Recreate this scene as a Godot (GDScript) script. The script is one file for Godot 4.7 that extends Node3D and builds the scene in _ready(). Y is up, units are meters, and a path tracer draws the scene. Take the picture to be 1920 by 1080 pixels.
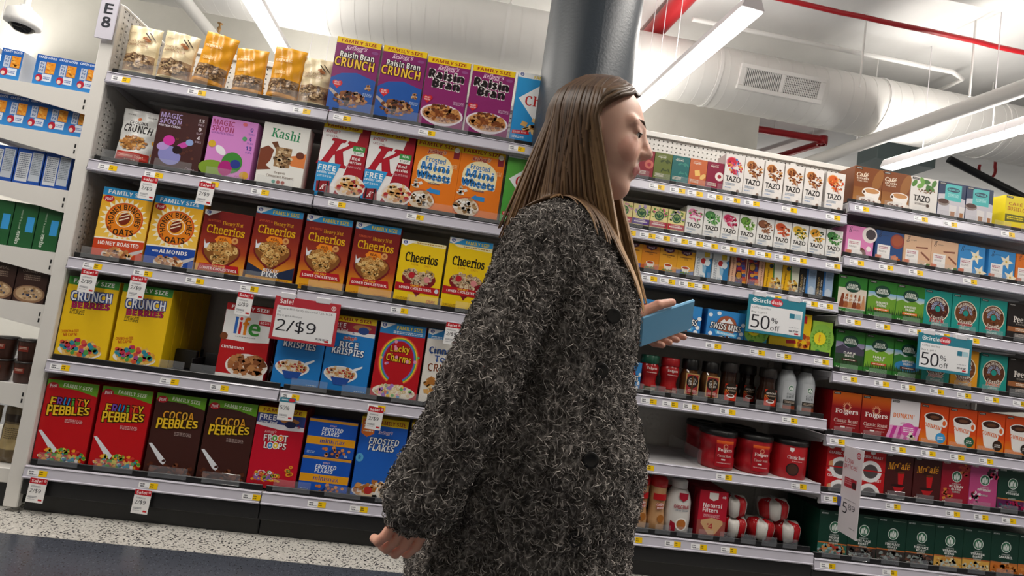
extends Node3D
# A supermarket aisle: cereal shelves, a steel column, tea and coffee shelves, a walking shopper.
# X runs along the shelves, Y is up, Z points out of the shelves into the aisle; the price rails stand at Z = 0.

const ORD := ["first", "second", "third", "fourth", "fifth", "sixth", "seventh"]

var rng := RandomNumberGenerator.new()
var fonts := {}
var words := {}
var hexes := {}
var taken := {}
var M := {}

# ---- state of the package that is being printed
var av := PackedVector3Array()
var ac := PackedColorArray()
var an := PackedVector3Array()
var aw := 0.2
var ah := 0.3
var az := 0.0
var alay := 0
var awarp = null

func hx(s) -> Color:
	if s is Color: return s
	if not hexes.has(s): hexes[s] = Color.html(s).srgb_to_linear()
	return hexes[s]

func numbered(n: String) -> String:
	if not taken.has(n):
		taken[n] = 0
		return n
	taken[n] += 1
	return "%s_%03d" % [n, taken[n]]

func tag(o: Node, label: String, category: String, group := "") -> void:
	o.set_meta("label", label)
	o.set_meta("category", category)
	if group: o.set_meta("group", group)

func thing(called: String, label: String, category: String, at := Vector3.ZERO, turn := 0.0, group := "") -> Node3D:
	var o := Node3D.new()
	o.name = numbered(called)
	add_child(o)
	o.position = at
	o.rotation.y = turn
	tag(o, label, category, group)
	return o

func part(called: String, mesh: Mesh, mat: Material, parent: Node, at := Vector3.ZERO) -> MeshInstance3D:
	var o := MeshInstance3D.new()
	o.mesh = mesh
	if mat: o.material_override = mat
	o.cast_shadow = GeometryInstance3D.SHADOW_CASTING_SETTING_ON
	if parent == self:
		o.name = numbered(called)
		add_child(o)
	else:
		o.name = called
		parent.add_child(o, true)
	o.position = at
	return o

func struct(called: String, mesh: Mesh, mat: Material, label: String, at := Vector3.ZERO) -> MeshInstance3D:
	var o := part(called, mesh, mat, self, at)
	o.set_meta("kind", "structure")
	o.set_meta("label", label)
	o.set_meta("category", called.split("_")[0])
	return o

func mat(c, rough := 0.5, metal := 0.0, spec := 0.5) -> StandardMaterial3D:
	var m := StandardMaterial3D.new()
	m.albedo_color = Color.html(c) if c is String else c
	m.roughness = rough
	m.metallic = metal
	m.metallic_specular = spec
	return m

# ---- plain shapes, collected in a SurfaceTool
func st() -> SurfaceTool:
	var s := SurfaceTool.new()
	s.begin(Mesh.PRIMITIVE_TRIANGLES)
	s.set_smooth_group(-1)
	return s

func fin(s: SurfaceTool) -> ArrayMesh:
	s.generate_normals()
	return s.commit()

func quad(s: SurfaceTool, a: Vector3, b: Vector3, c: Vector3, d: Vector3) -> void:
	for q in [a, b, c, a, c, d]: s.add_vertex(q)

# a box with chamfered edges from corner lo to corner hi
func bx(s: SurfaceTool, lo: Vector3, hi: Vector3, b := 0.0) -> void:
	if b <= 0.0:
		var p := []
		for i in 8: p.append(Vector3(hi.x if i & 1 else lo.x, hi.y if i & 2 else lo.y, hi.z if i & 4 else lo.z))
		for q in [[4, 6, 7, 5], [1, 3, 2, 0], [5, 7, 3, 1], [0, 2, 6, 4], [6, 2, 3, 7], [0, 4, 5, 1]]:
			quad(s, p[q[0]], p[q[1]], p[q[2]], p[q[3]])
		return
	var c := (lo + hi) / 2
	var e := (hi - lo) / 2
	var pts := {}
	for sx in [-1, 1]:
		for sy in [-1, 1]:
			for sz in [-1, 1]:
				var k := Vector3(sx, sy, sz)
				pts[[k, 0]] = c + k * (e - Vector3(0, b, b))
				pts[[k, 1]] = c + k * (e - Vector3(b, 0, b))
				pts[[k, 2]] = c + k * (e - Vector3(b, b, 0))
	var face := func(q: Array, outward: Vector3):
		if (q[1] - q[0]).cross(q[2] - q[0]).dot(outward) > 0: q.reverse()
		for i in range(1, q.size() - 1):
			s.add_vertex(q[0]); s.add_vertex(q[i]); s.add_vertex(q[i + 1])
	for ax in 3:
		var u := (ax + 1) % 3
		var w := (ax + 2) % 3
		for sg in [-1, 1]:
			var q := []
			for d in [[-1, -1], [1, -1], [1, 1], [-1, 1]]:
				var k := Vector3.ZERO
				k[ax] = sg; k[u] = d[0]; k[w] = d[1]
				q.append(pts[[k, ax]])
			var o := Vector3.ZERO
			o[ax] = sg
			face.call(q, o)
		for su in [-1, 1]:
			for sw in [-1, 1]:
				var k0 := Vector3.ZERO
				k0[ax] = -1; k0[u] = su; k0[w] = sw
				var k1 := k0
				k1[ax] = 1
				var o2 := Vector3.ZERO
				o2[u] = su; o2[w] = sw
				face.call([pts[[k0, u]], pts[[k1, u]], pts[[k1, w]], pts[[k0, w]]], o2)
	for sx in [-1, 1]:
		for sy in [-1, 1]:
			for sz in [-1, 1]:
				var k := Vector3(sx, sy, sz)
				face.call([pts[[k, 0]], pts[[k, 1]], pts[[k, 2]]], k)

func boxmesh(lo: Vector3, hi: Vector3, b := 0.0) -> ArrayMesh:
	var s := st()
	bx(s, lo, hi, b)
	return fin(s)

# a surface of revolution about Y; profile = [r, y, r, y, ...] from bottom to top
func lathe(s: SurfaceTool, prof: Array, at := Vector3.ZERO, n := 32, sx := 1.0, sz := 1.0) -> void:
	s.set_smooth_group(0)
	for i in range(0, prof.size() - 2, 2):
		for k in n:
			var a0 := TAU * k / n
			var a1 := TAU * (k + 1) / n
			var f := func(j: int, a: float) -> Vector3: return at + Vector3(sin(a) * prof[j] * sx, prof[j + 1], cos(a) * prof[j] * sz)
			var p: Vector3 = f.call(i, a0)
			var q: Vector3 = f.call(i, a1)
			var u: Vector3 = f.call(i + 2, a1)
			var w: Vector3 = f.call(i + 2, a0)
			if prof[i] > 0.0:
				for x in [p, w, q]: s.add_vertex(x)
			if prof[i + 2] > 0.0:
				for x in [q, w, u]: s.add_vertex(x)

func lathed(prof: Array, n := 32, sx := 1.0, sz := 1.0) -> ArrayMesh:
	var s := st()
	lathe(s, prof, Vector3.ZERO, n, sx, sz)
	return fin(s)

# a round bar through the points of a path
func tube(s: SurfaceTool, path: Array, r: float, n := 10, caps := true) -> void:
	s.set_smooth_group(0)
	var rings := []
	var last := Vector3.ZERO
	for i in path.size():
		var d: Vector3 = (path[min(i + 1, path.size() - 1)] - path[max(i - 1, 0)]).normalized()
		var u := Vector3.ZERO
		if last == Vector3.ZERO: u = d.cross(Vector3(0, 0, 1) if absf(d.z) < 0.9 else Vector3(1, 0, 0)).normalized()
		else: u = (last - d * last.dot(d)).normalized()
		last = u
		var w := d.cross(u)
		var ring := []
		for k in n: ring.append(path[i] + (u * cos(TAU * k / n) + w * sin(TAU * k / n)) * r)
		rings.append(ring)
	for i in path.size() - 1:
		for k in n:
			var l := (k + 1) % n
			quad(s, rings[i][k], rings[i][l], rings[i + 1][l], rings[i + 1][k])
	if caps:
		s.set_smooth_group(-1)
		for k in range(1, n - 1):
			for x in [rings[0][0], rings[0][k + 1], rings[0][k]]: s.add_vertex(x)
			var e: Array = rings[-1]
			for x in [e[0], e[k], e[k + 1]]: s.add_vertex(x)

func tubed(path: Array, r: float, n := 10) -> ArrayMesh:
	var s := st()
	tube(s, path, r, n)
	return fin(s)

# a flat outline in the XY plane, given thickness along Z
func slab(s: SurfaceTool, pts: PackedVector2Array, z0: float, z1: float) -> void:
	var ix := Geometry2D.triangulate_polygon(pts)
	for i in range(0, ix.size(), 3):
		var a := pts[ix[i]]
		var b := pts[ix[i + 1]]
		var c := pts[ix[i + 2]]
		if (b - a).cross(c - a) > 0:
			var t := b
			b = c
			c = t
		for q in [a, b, c]: s.add_vertex(Vector3(q.x, q.y, z1))
		for q in [a, c, b]: s.add_vertex(Vector3(q.x, q.y, z0))
	var cw := Geometry2D.is_polygon_clockwise(pts)
	for i in pts.size():
		var a := pts[i]
		var b := pts[(i + 1) % pts.size()]
		if cw:
			var t := a
			a = b
			b = t
		quad(s, Vector3(a.x, a.y, z0), Vector3(a.x, a.y, z1), Vector3(b.x, b.y, z1), Vector3(b.x, b.y, z0))

# a sheet in the XY plane (0..nx*c, 0..ny*c) with a round hole punched in every cell
func pegboard(nx: int, ny: int, c: float, hole: float) -> ArrayMesh:
	var v := PackedVector3Array()
	var n := PackedVector3Array()
	var k := [[0, 0, 1, 3], [1, 1, 2, 5], [2, 2, 3, 7], [3, 3, 0, 1]]
	var cell := PackedVector3Array()
	var co := [Vector3(0, 0, 0), Vector3(c, 0, 0), Vector3(c, c, 0), Vector3(0, c, 0)]
	var hp := []
	for i in 8: hp.append(Vector3(c / 2 + cos(TAU * (i - 2.5) / 8) * hole, c / 2 + sin(TAU * (i - 2.5) / 8) * hole, 0))
	for i in 4:
		var j := (i + 1) % 4
		var a: int = i * 2 % 8
		# corner i to corner j faces hole points a, a + 1; then the wedge at corner j
		for q in [co[i], hp[a], hp[(a + 1) % 8], co[i], hp[(a + 1) % 8], co[j], co[j], hp[(a + 1) % 8], hp[(a + 2) % 8]]: cell.append(q)
	for y in ny:
		for x in nx:
			var o := Vector3(x * c, y * c, 0)
			for q in cell:
				v.append(o + q)
				n.append(Vector3(0, 0, 1))
	var a := []
	a.resize(Mesh.ARRAY_MAX)
	a[Mesh.ARRAY_VERTEX] = v
	a[Mesh.ARRAY_NORMAL] = n
	var m := ArrayMesh.new()
	m.add_surface_from_arrays(Mesh.PRIMITIVE_TRIANGLES, a)
	return m

# ---- printing on packages. One unit is a hundredth of the package's width; the origin is the top left corner, y runs down.
func tri(a: Vector2, b: Vector2, c: Vector2, ca: Color, cb: Color, cc: Color) -> void:
	var k := aw / 100.0
	if (b - a).cross(c - a) < 0:
		var t := b
		b = c
		c = t
		var tc := cb
		cb = cc
		cc = tc
	var o := []
	for q in [a, b, c]:
		var p := Vector3(-aw / 2 + q.x * k, ah - q.y * k, az + alay * (0.00005 if awarp == null else 0.00022))
		if awarp != null: p = awarp.call(p)
		o.append(p)
	var nn: Vector3 = (o[2] - o[0]).cross(o[1] - o[0]).normalized()
	for i in 3:
		av.append(o[i])
		an.append(nn)
	ac.append(ca); ac.append(cb); ac.append(cc)

func r(x0: float, y0: float, x1: float, y1: float, c, c2 = null) -> void:
	var a := hx(c)
	var b := hx(c2) if c2 != null else a
	var nx := 1
	var ny := 1
	if awarp != null:
		nx = clampi(int(absf(x1 - x0) / 4), 1, 28)
		ny = clampi(int(absf(y1 - y0) / 5), 1, 36)
	for j in ny:
		for i in nx:
			var u0 := lerpf(x0, x1, float(i) / nx)
			var u1 := lerpf(x0, x1, float(i + 1) / nx)
			var v0 := lerpf(y0, y1, float(j) / ny)
			var v1 := lerpf(y0, y1, float(j + 1) / ny)
			var k0 := a.lerp(b, float(j) / ny)
			var k1 := a.lerp(b, float(j + 1) / ny)
			tri(Vector2(u0, v0), Vector2(u1, v0), Vector2(u1, v1), k0, k0, k1)
			tri(Vector2(u0, v0), Vector2(u1, v1), Vector2(u0, v1), k0, k1, k1)
	alay += 1

func e(cx: float, cy: float, rx: float, ry: float, c, n := 20, rot := 0.0) -> void:
	var a := hx(c)
	var rings := 3 if awarp != null and rx > 10 else 1
	for g in rings:
		for i in n:
			var q := []
			for d in [[i, g], [i + 1, g], [i + 1, g + 1], [i, g + 1]]:
				var f: float = float(d[1]) / rings
				q.append(Vector2(cx, cy) + Vector2(cos(TAU * d[0] / n) * rx * f, sin(TAU * d[0] / n) * ry * f).rotated(rot))
			if g > 0: tri(q[0], q[1], q[2], a, a, a)
			tri(q[0], q[2], q[3], a, a, a)
	alay += 1

func p(f: Array, c) -> void:
	var a := hx(c)
	var pts := PackedVector2Array()
	for i in range(0, f.size(), 2): pts.append(Vector2(f[i], f[i + 1]))
	var ix := Geometry2D.triangulate_polygon(pts)
	for i in range(0, ix.size(), 3): tri(pts[ix[i]], pts[ix[i + 1]], pts[ix[i + 2]], a, a, a)
	alay += 1

func word(s: String, f: String) -> Array:
	var key := f + s
	if not words.has(key):
		if not fonts.has(f):
			var sf := SystemFont.new()
			sf.font_names = PackedStringArray([{"s": "Droid Sans", "e": "Droid Serif", "m": "Droid Sans Mono"}[f[0]]])
			sf.font_weight = 700 if f.length() > 1 else 400
			fonts[f] = sf
		var tm := TextMesh.new()
		tm.font = fonts[f]
		tm.text = s
		tm.depth = 0.0
		tm.font_size = 24
		tm.pixel_size = 1.0
		var a := tm.get_mesh_arrays()
		var pts := PackedVector2Array()
		var lo := Vector2(1e9, 1e9)
		var hi := -lo
		var vs: PackedVector3Array = a[Mesh.ARRAY_VERTEX]
		for i in a[Mesh.ARRAY_INDEX]:
			var q := Vector2(vs[i].x, -vs[i].y)
			pts.append(q)
			lo = lo.min(q)
			hi = hi.max(q)
		for i in pts.size(): pts[i] = (pts[i] - (lo + hi) / 2) / (hi - lo)
		words[key] = [pts, (hi.x - lo.x) / (hi.y - lo.y)]
	return words[key]

# lettering: centre, width and height of its box; ol is an outline colour of width ow
func t(s: String, cx: float, cy: float, w: float, h: float, c, f := "sb", rot := 0.0, skew := 0.0, ol = null, ow := 0.0) -> void:
	var pts: PackedVector2Array = word(s, f)[0]
	var passes := []
	if ol != null:
		for d in [Vector2(-1, -1), Vector2(1, -1), Vector2(1, 1), Vector2(-1, 1)]: passes.append([d * ow, hx(ol)])
	passes.append([Vector2.ZERO, hx(c)])
	for k in passes.size():
		var q: Array = passes[k]
		for i in range(0, pts.size(), 3):
			var o := []
			for j in 3:
				var u := pts[i + j] * Vector2(w, h)
				u.x -= u.y * skew
				o.append(u.rotated(rot) + Vector2(cx, cy) + q[0])
			tri(o[0], o[1], o[2], q[1], q[1], q[1])
		if k >= passes.size() - 2: alay += 1

# lettering round a circle, from angle a0 to a1 (degrees, clockwise from the top)
func ta(s: String, cx: float, cy: float, rad: float, a0: float, a1: float, h: float, c, f := "sb", inside := false) -> void:
	var pts: PackedVector2Array = word(s, f)[0]
	var col := hx(c)
	for i in range(0, pts.size(), 3):
		var o := []
		for j in 3:
			var u := pts[i + j]
			var a := deg_to_rad(lerpf(a0, a1, u.x + 0.5))
			var rr := rad - u.y * h * (-1.0 if inside else 1.0)
			o.append(Vector2(cx + sin(a) * rr, cy - cos(a) * rr))
		tri(o[0], o[1], o[2], col, col, col)
	alay += 1

# small print that cannot be read in the photograph: rows of little dashes
func fine(x0: float, y0: float, x1: float, rows: int, h: float, c) -> void:
	var a := hx(c)
	for k in rows:
		var x := x0
		while x < x1 - 1:
			var w := minf(rng.randf_range(2.0, 6.0), x1 - x)
			var y := y0 + k * h * 1.7
			tri(Vector2(x, y), Vector2(x + w, y), Vector2(x + w, y + h), a, a, a)
			tri(Vector2(x, y), Vector2(x + w, y + h), Vector2(x, y + h), a, a, a)
			x += w + 1.3
	alay += 1

# pieces of food scattered in an ellipse: kind ring, flake, square or dot
func bits(kind: String, cx: float, cy: float, rx: float, ry: float, n: int, cols: Array, size: float) -> void:
	for i in n:
		var a := rng.randf() * TAU
		var d := sqrt(rng.randf())
		var q := Vector2(cx + cos(a) * rx * d, cy + sin(a) * ry * d)
		var s := size * rng.randf_range(0.75, 1.2)
		var c := hx(cols[rng.randi() % cols.size()])
		var m := 8 if kind != "square" else 4
		var ph := rng.randf() * TAU
		var out := []
		for k in m:
			var rr := s
			if kind == "flake": rr = s * rng.randf_range(0.55, 1.15)
			elif kind == "ring": rr = s * (1.0 if k % 2 == 0 else 0.97)
			out.append(q + Vector2(cos(ph + TAU * k / m) * rr, sin(ph + TAU * k / m) * rr * (0.8 if kind != "dot" else 1.0)))
		if kind == "ring":
			for k in m:
				var l := (k + 1) % m
				var i0: Vector2 = q + (out[k] - q) * 0.42
				var i1: Vector2 = q + (out[l] - q) * 0.42
				tri(out[k], out[l], i1, c, c, c)
				tri(out[k], i1, i0, c, c, c)
		else:
			for k in range(1, m - 1): tri(out[0], out[k], out[k + 1], c, c, c)
		if i % 12 == 11: alay += 1
	alay += 1

func spike(cx: float, cy: float, r0: float, r1: float, n: int, c) -> void:
	var a := hx(c)
	for k in n:
		var u := TAU * k / n
		var w := TAU * 0.5 / n
		tri(Vector2(cx, cy) + Vector2(cos(u - w), sin(u - w)) * r0, Vector2(cx, cy) + Vector2(cos(u), sin(u)) * r1, Vector2(cx, cy) + Vector2(cos(u + w), sin(u + w)) * r0, a, a, a)
	alay += 1

func heart(cx: float, cy: float, s: float, c, sy := 1.0) -> void:
	var f := []
	for k in 28:
		var a := TAU * k / 28
		f.append(cx + s * pow(sin(a), 3))
		f.append(cy - s * sy * (0.8125 * cos(a) - 0.3125 * cos(2 * a) - 0.125 * cos(3 * a) - 0.0625 * cos(4 * a)))
	p(f, c)

# begin a carton: its blank is printed in the side and top colours, the front in the face colours
func carton(w: float, h: float, d: float, side, top, face, face2 = null) -> void:
	blank(w, h)
	var s := st()
	bx(s, Vector3(-w / 2, 0, -d / 2), Vector3(w / 2, h, d / 2), 0.0012)
	var arr := fin(s).surface_get_arrays(0)
	var vs: PackedVector3Array = arr[Mesh.ARRAY_VERTEX]
	var ns: PackedVector3Array = arr[Mesh.ARRAY_NORMAL]
	var ix = arr[Mesh.ARRAY_INDEX]
	for i in (ix.size() if ix != null else vs.size()):
		var j: int = ix[i] if ix != null else i
		av.append(vs[j])
		an.append(ns[j])
		ac.append(hx(top) if absf(ns[j].y) > 0.6 else (hx(side) if absf(ns[j].x) > 0.6 else hx(face)))
	az = d / 2 + 0.00005
	r(0.6, 0.6, 99.4, h / w * 100 - 0.6, face, face2)

func blank(w: float, h: float) -> void:
	av = PackedVector3Array()
	ac = PackedColorArray()
	an = PackedVector3Array()
	aw = w
	ah = h
	alay = 0
	az = 0.0
	awarp = null

func printed() -> ArrayMesh:
	var a := []
	a.resize(Mesh.ARRAY_MAX)
	a[Mesh.ARRAY_VERTEX] = av
	a[Mesh.ARRAY_NORMAL] = an
	a[Mesh.ARRAY_COLOR] = ac
	var m := ArrayMesh.new()
	m.add_surface_from_arrays(Mesh.PRIMITIVE_TRIANGLES, a)
	awarp = null
	return m

# ---- package designs
func fam(y1: float, band, txt, x0 := 0.0, words_ := "FAMILY SIZE") -> void:
	r(0.6, 0.6, 99.4, y1, band)
	t(words_, (100 + x0) / 2, y1 * 0.52, (92 - x0) * 0.86, y1 * 0.5, txt)

func kel(cx: float, cy: float, w: float, c, ol = null) -> void:
	t("Kellogg's", cx, cy, w, w * 0.3, c, "eb", -0.06, 0.35, ol, 0.5)

func bowl(cx: float, cy: float, rx: float, ry: float, rim, inside, kind: String, n: int, cols: Array, size: float) -> void:
	var f := [cx - rx, cy]
	for k in 13: f.append_array([cx - rx * 0.92 * cos(PI * k / 12), cy + rx * 0.55 * sin(PI * k / 12)])
	f.append_array([cx + rx, cy])
	p(f, rim)
	e(cx, cy, rx, ry, rim, 28)
	e(cx, cy, rx * 0.92, ry * 0.86, inside, 28)
	bits(kind, cx, cy - ry * 0.1, rx * 0.84, ry * 0.78, n, cols, size)

func gm(y1: float) -> void:
	p([0.6, 0.6, 34, 0.6, 10, y1, 0.6, y1 * 0.75], "f4f4f4")
	e(9, y1 * 0.42, 4.5, 4, "1c3f94", 14)
	t("G", 9, y1 * 0.42, 4.5, 5.5, "ffffff", "eb")

func d_raisin_crunch():
	carton(0.195, 0.345, 0.062, "641650", "f0c81c", "821e66")
	fam(14.5, "f3cd1a", "a0141c")
	kel(46, 23, 46, "f0cfe4")
	e(88, 25, 8, 3.6, "8c4a86", 14)
	p([0.6, 98, 22, 84, 55, 78, 99.4, 90, 99.4, 172, 0.6, 172], "1f56a8")
	t("Raisin Bran", 50, 39, 76, 14, "f7f4f0", "sb", 0, 0, "241318", 1.2)
	t("CRUNCH", 47, 58, 88, 21, "f4c63c", "sb", 0.02, 0, "4d1f3a", 1.3)
	heart(17, 110, 11, "d01f2a")
	t("HEART", 17, 106, 13, 3.5, "f5dede")
	t("HEALTHY", 17, 111, 14, 3.5, "f5dede")
	p([2, 120, 24, 134, 30, 146, 22, 143, 0.6, 126], "b8aaa4")
	bits("flake", 50, 141, 36, 17, 110, ["6b3a20", "8e5630", "b47c4c", "4a2418", "c9a070", "2a1714"], 5.0)
	bits("flake", 85, 108, 6, 6, 12, ["b47c4c", "8e5630", "d8b890"], 3.0)
	fine(76, 122, 96, 3, 1.6, "9fb6dc")
	return printed()

func d_raisin():
	carton(0.195, 0.332, 0.062, "6e1a58", "f0c81c", "8a2268")
	fam(14.5, "f3cd1a", "a0141c")
	kel(50, 23, 48, "f0cfe4")
	e(88, 24, 8, 3.6, "96508a", 14)
	t("Raisin", 48, 40, 80, 21, "1d1216", "sb", 0.03, 0, "f7f4f0", 1.5)
	t("Bran", 50, 61, 62, 20, "1d1216", "sb", 0.03, 0, "f7f4f0", 1.5)
	bowl(50, 132, 49, 24, "e4dce6", "caa58a", "flake", 130, ["7a3f18", "96552a", "b5743c", "5c2c14", "c98f52"], 6.0)
	heart(13, 100, 11, "c8202c")
	t("HEART", 13, 97, 13, 3.5, "f5dede")
	t("HEALTHY", 13, 102, 14, 3.5, "f5dede")
	fine(72, 97, 96, 3, 1.7, "c79abc")
	return printed()

func chex(bg, hi):
	carton(0.2, 0.34, 0.062, "2d6fb0" if hi == "1f8ad0" else "3f8a34", "f2f2f2", bg, hi)
	r(0.6, 0.6, 99.4, 13, "f2f4f6")
	gm(13)
	t("FAMILY SIZE", 66, 8, 58, 7, "f0d21a")
	p([8, 62, 58, 22, 99.4, 50, 99.4, 80, 52, 112], "f4f6f8")
	t("Chex", 58, 64, 68, 24, "c4161c", "eb")
	bits("square", 62, 125, 34, 24, 26, ["d9a860", "c99248", "e6c284", "b87e38"], 9.0)
	p([4, 138, 40, 134, 44, 143, 4, 146], "c8202c")
	t("Gluten Free", 21, 140, 30, 5, "f8eded", "s", -0.05)
	fine(5, 150, 32, 2, 1.6, "dbe8f4")
	return printed()

func d_chex_blue(): return chex("2fa0e0", "1f8ad0")
func d_chex_green(): return chex("62b548", "3f9a38")

func d_cocoa_protein():
	carton(0.198, 0.264, 0.055, "3c2020", "3a1e1e", "462626")
	t("MAGIC", 26, 12, 44, 11, "b9a6dc")
	t("SPOON", 26, 25, 44, 11, "b9a6dc")
	t("PROTEIN CEREAL", 26, 35, 46, 4.5, "e8dff0")
	for k in 3:
		t(["13", "0", "4"][k], 88, 13 + k * 19, 12 if k == 0 else 6, 8, "f0e8f0")
		fine(82, 20 + k * 19, 95, 2, 1.4, "b09aa8")
	e(36, 98, 24, 20, "8c8cc8", 24, 0.4)
	e(20, 80, 13, 9, "b79ad6", 18, -0.3)
	e(30, 66, 12, 11, "d43aa4", 20)
	e(60, 72, 15, 6, "c84aa8", 16, -0.5)
	e(72, 64, 8, 7, "8fa6d8", 16)
	e(50, 84, 10, 9, "241418", 16)
	bits("ring", 55, 70, 40, 44, 9, ["5e3428", "6e4030"], 3.6)
	t("Cocoa", 82, 122, 18, 6, "d8c8d8", "s")
	return printed()

func d_fruity_pink():
	carton(0.194, 0.271, 0.055, "c274b4", "dc8cd0", "d88ad2")
	t("MAGIC", 27, 12, 46, 12, "a63a6c")
	t("SPOON", 27, 26, 46, 12, "a63a6c")
	t("GRAIN-FREE CEREAL", 28, 36, 48, 4.5, "8e4aa0")
	for k in 3:
		t(["0", "4", "13"][k], 88, 18 + k * 21, 6 if k < 2 else 13, 9, "3c3c9c")
		fine(82, 26 + k * 21, 95, 2, 1.4, "9a6ac0")
	e(20, 116, 30, 18, "7fa030", 24)
	e(58, 98, 22, 24, "3f8a34", 24, 0.3)
	e(46, 112, 15, 17, "b0207c", 20)
	e(66, 100, 11, 10, "2a3a90", 18)
	e(30, 74, 14, 8, "f0ecf4", 18, 0.7)
	e(10, 62, 8, 8, "d8b02c", 16)
	e(88, 122, 10, 9, "d8a83c", 16)
	e(76, 40, 5, 5, "58a06c", 14)
	e(72, 8, 5, 4, "dc6a74", 14)
	t("Fruity", 80, 127, 20, 5, "a63a6c", "s")
	return printed()

func d_kashi():
	carton(0.196, 0.285, 0.06, "d8d6d0", "e6e4de", "ecebe6")
	t("Kashi", 50, 22, 62, 22, "1f8a58", "eb", 0.06)
	p([0.6, 62, 16, 52, 30, 60, 26, 84, 18, 96, 30, 104, 0.6, 110], "7c3c24")
	p([58, 72, 99.4, 58, 99.4, 92, 70, 90], "e08244")
	p([22, 44, 34, 40, 44, 60, 38, 64], "6a3c20")
	r(34, 52, 68, 96, "9a7650")
	bits("flake", 51, 74, 17, 22, 70, ["c2a47c", "7c5a38", "b08e62", "5c4028", "dcc6a4"], 4.5)
	e(87, 64, 9, 8, "6e3420", 18)
	t("Organic", 50, 110, 24, 6, "6a4a34", "s")
	t("Cinnamon Harvest", 52, 118, 58, 6.5, "6a4a34", "s")
	for k in 3: e(40 + k * 10, 130, 4, 4, ["4a9a88", "a8442c", "a8442c"][k], 14)
	return printed()

func d_special():
	carton(0.199, 0.335, 0.062, "b81c2c", "f0c81c", "f0eeee")
	p([84, 0.6, 99.4, 0.6, 99.4, 169, 40, 169, 60, 110], "a5132a")
	r(0.6, 0.6, 84, 15, "f3cd1a")
	t("FAMILY SIZE", 43, 8, 68, 7, "a0141c")
	kel(22, 22, 30, "b5122a")
	t("SPECIAL", 22, 32, 28, 4.5, "8a2a3a", "s")
	t("K", 42, 68, 62, 62, "b5122a", "eb", 0.05, 0.4, "b5122a", 0.8)
	r(70, 46, 96, 58, "3f9a4c")
	t("REAL", 84, 51, 15, 5, "e8f4e8")
	r(68, 58, 95, 67, "f2f2ee")
	t("11", 75, 62, 5, 5, "444444")
	fine(80, 60, 93, 2, 1.5, "8a8a8a")
	t("Red", 80, 74, 18, 7, "f6eaea")
	t("Berries", 78, 83, 30, 7, "f6eaea")
	fine(62, 92, 94, 2, 1.5, "d89aa4")
	p([0.6, 92, 50, 92, 24, 169, 0.6, 169], "2f9ad8")
	t("FREE", 22, 104, 38, 12, "f6fafc")
	t("cooler tote", 22, 114, 38, 6, "f6fafc")
	fine(4, 121, 36, 2, 1.5, "c6e2f2")
	p([4, 136, 32, 132, 36, 158, 6, 160], "8e1626")
	r(9, 134, 12, 159, "1c1418")
	r(27, 134, 30, 159, "1c1418")
	t("K", 20, 147, 9, 12, "f2e4e4", "eb", 0, 0.5)
	bowl(76, 138, 33, 26, "e9e4e2", "e6d6c8", "flake", 70, ["d9a66a", "c88c4c", "e8c48c", "b22c30", "e8ded2"], 6.0)
	r(0.6, 158, 24, 165, "2788c4")
	return printed()

func d_mini_wheats():
	carton(0.2, 0.326, 0.062, "d06c14", "f0c81c", "e87a1a")
	fam(15, "f3cd1a", "a0141c", -6)
	r(84, 10, 97, 32, "8c2432")
	e(90, 12, 6, 6, "f4ead8", 16)
	kel(47, 24, 40, "b5122a", "f6e6c0")
	e(48, 62, 39, 34, "f6e8b8", 30)
	r(10, 60, 86, 84, "f6e8b8")
	t("Frosted", 47, 42, 44, 12, "2f7ac0", "sb", 0.04)
	t("Mini", 48, 58, 62, 19, "2f7ac0", "sb", 0.04, 0, "f8f6ee", 1.6)
	t("Wheats", 47, 79, 74, 18, "2f7ac0", "sb", 0.04, 0, "f8f6ee", 1.6)
	t("ORIGINAL", 50, 95, 26, 4.5, "3a4a6a")
	p([36, 112, 46, 104, 46, 107, 66, 108, 66, 118, 46, 117, 46, 121], "2f8ad0")
	bowl(28, 136, 30, 24, "c8602c", "d8c8b4", "square", 46, ["eae4dc", "b08c60", "f4f2ee", "8e6a44", "d4c4ae"], 6.5)
	bits("square", 12, 100, 10, 10, 8, ["eae4dc", "c8b090"], 5.0)
	fine(84, 46, 95, 4, 1.5, "f6c890")
	fine(4, 158, 30, 2, 2.0, "f8d8a8")
	return printed()

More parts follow.
